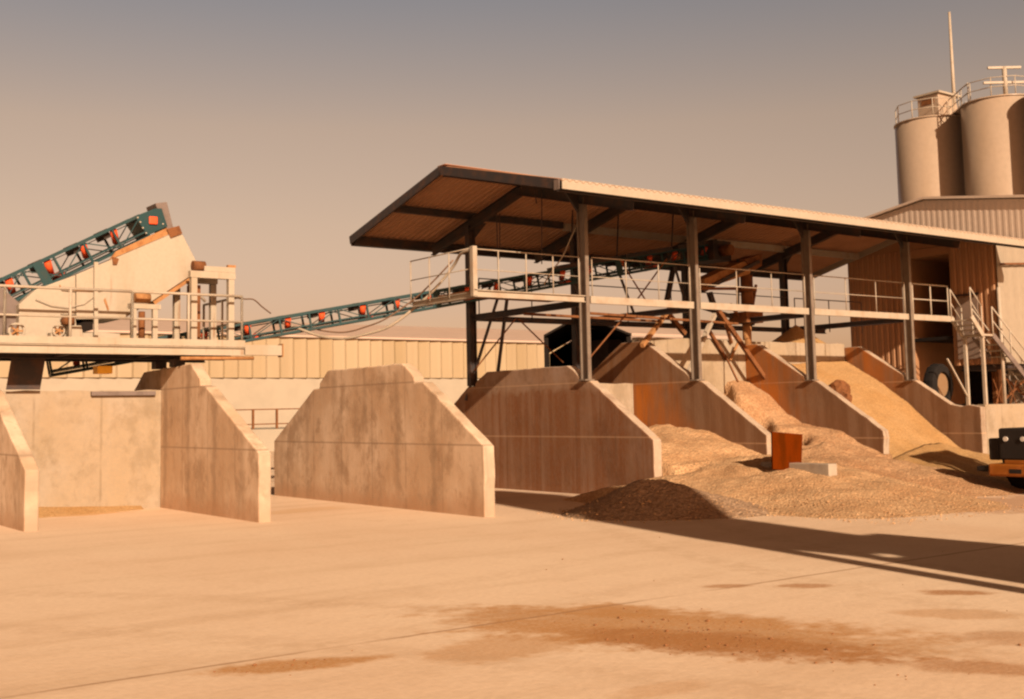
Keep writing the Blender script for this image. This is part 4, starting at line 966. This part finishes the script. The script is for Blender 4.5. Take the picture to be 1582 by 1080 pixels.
# black open barn behind the shed
bn = thing('dark_barn', (28, 34, 0), 'low barn with black open gable and sunlit brown roof behind the shed', 'building')
BY = 30.0
be = Vector((0.62, 0.785, 0)).normalized(); bw = Vector((be.y, -be.x, 0)); bq = PY(905, 560, BY)
def PB(px, py):
    r = ray(px, py); return O + r * ((bq - O).dot(be) / r.dot(be))
bA, bR, bB = PB(840, 521), PB(899, 488), PB(975, 519)
dv = be * 12.0
def bslab(p, q, th=Vector((0, 0, 0.08))): return MB().hexa([p, q, q + dv, p + dv], [p + th, q + th, q + dv + th, p + dv + th])
bslab(bA, bR).build('roof', M_black, bn); bslab(bR + bw * 0.003, bB).build('roof', M_black, bn)
def bwall(p, sgn):
    a0 = Vector((p.x, p.y, 0)) + be * 0.03; a1 = a0 + bw * 0.15 * sgn
    MB().hexa([a0, a1, a1 + dv, a0 + dv], [v + Vector((0, 0, p.z - 0.02)) for v in (a0, a1, a1 + dv, a0 + dv)]).build('side_wall', M_black, bn)
bwall(bA, 1); bwall(bB, -1)
rp = [Vector((bA.x, bA.y, 0)) + bw * 0.16, Vector((bB.x, bB.y, 0)) - bw * 0.16, bB - bw * 0.16, bR - Vector((0, 0, 0.02)), bA + bw * 0.16]
MB().hexa([v + dv * 0.97 for v in rp], [v + dv * 0.985 for v in rp]).build('rear_wall', M_black, bn)
ln = thing('lean_to_shed', (31, 31, 0), 'low lean-to with sunlit tan roof and grey wall right of the black barn opening', 'building')
l0, l1, l2, l3 = PY(948, 500, BY + 3), PY(1090, 507, BY + 3), PY(1150, 522, BY), PY(985, 518, BY)
MB().hexa([(l3.x, BY + 0.3, l3.z), (l2.x, BY + 0.3, l3.z), (l2.x, BY + 4, l0.z), (l3.x, BY + 4, l0.z)], [(l3.x, BY + 0.3, l3.z + 0.1), (l2.x, BY + 0.3, l3.z + 0.1), (l2.x, BY + 4, l0.z + 0.1), (l3.x, BY + 4, l0.z + 0.1)]).build('roof', M_hroof, ln)
MB().box(l3.x + 0.2, l2.x - 0.2, BY + 1.8, BY + 3.8, 0, l3.z - 0.02).build('wall', M_grey, ln)
# pipe fence beyond the bays
def D(px, py, dist):
    r = ray(px, py); return O + r * (dist / math.hypot(r.x, r.y))
fn = thing('pipe_fence', D(420, 660, 60), 'low brown pipe fence seen between two pale walls', 'fence')
fa, fb_ = D(330, 634, 60), D(640, 628, 66)
mb = MB(); fd = (fb_ - fa)
for zz in (0, -0.75): mb.path([fa + Vector((0, 0, zz)), fb_ + Vector((0, 0, zz))], 0.032, 6)
mb.build('rail', M_rust, fn)
nf = 9
for i in range(nf):
    p = fa + fd * (i + 0.6) / nf; MB().beam((p.x, p.y, 1.12), p, 0.10, 0.10).build('post', M_rust, fn)
dk = thing('loading_dock', D(420, 690, 64), 'pale concrete dock edge under the pipe fence', 'dock')
MB().hexa([(fa.x - 6, fa.y - 1.2, 0), (fb_.x + 10, fb_.y - 1.2, 0), (fb_.x + 10, fb_.y + 9, 0), (fa.x - 6, fa.y + 9, 0)], [(fa.x - 6, fa.y - 1.2, 1.1), (fb_.x + 10, fb_.y - 1.2, 1.1), (fb_.x + 10, fb_.y + 9, 1.1), (fa.x - 6, fa.y + 9, 1.1)]).build('dock_wall', M_hallw, dk)

# ------------------------------------------------------------------ loading tower to the right of the camera (its shadow crosses the yard)
tw = thing('loading_tower', (10.2, 0.6, 0), 'tall steel loading bin on legs outside the right picture edge', 'tower')
tx0, tx1, ty0, ty1 = 9.0, 10.2, -0.4, 1.6
for x in (tx0, tx1):
    for y in (ty0, ty1): MB().beam((x, y, 0.02), (x, y, 4.5), 0.22, 0.22).build('leg', M_dark, tw)
MB().box(tx0 - 0.15, tx1 + 0.15, ty0 - 0.15, ty1 + 0.15, 4.3, 9.3).build('bin', M_clad, tw)
MB().box(9.9, 11.3, -1.2, 2.0, 0.02, 3.75).build('lower_room', M_clad, tw)
MB().box(9.40, 9.89, -1.0, 1.9, 0.02, 3.0).build('shadow_filler', M_clad, tw)  # unseen box added to close a bright gap in the yard shadow
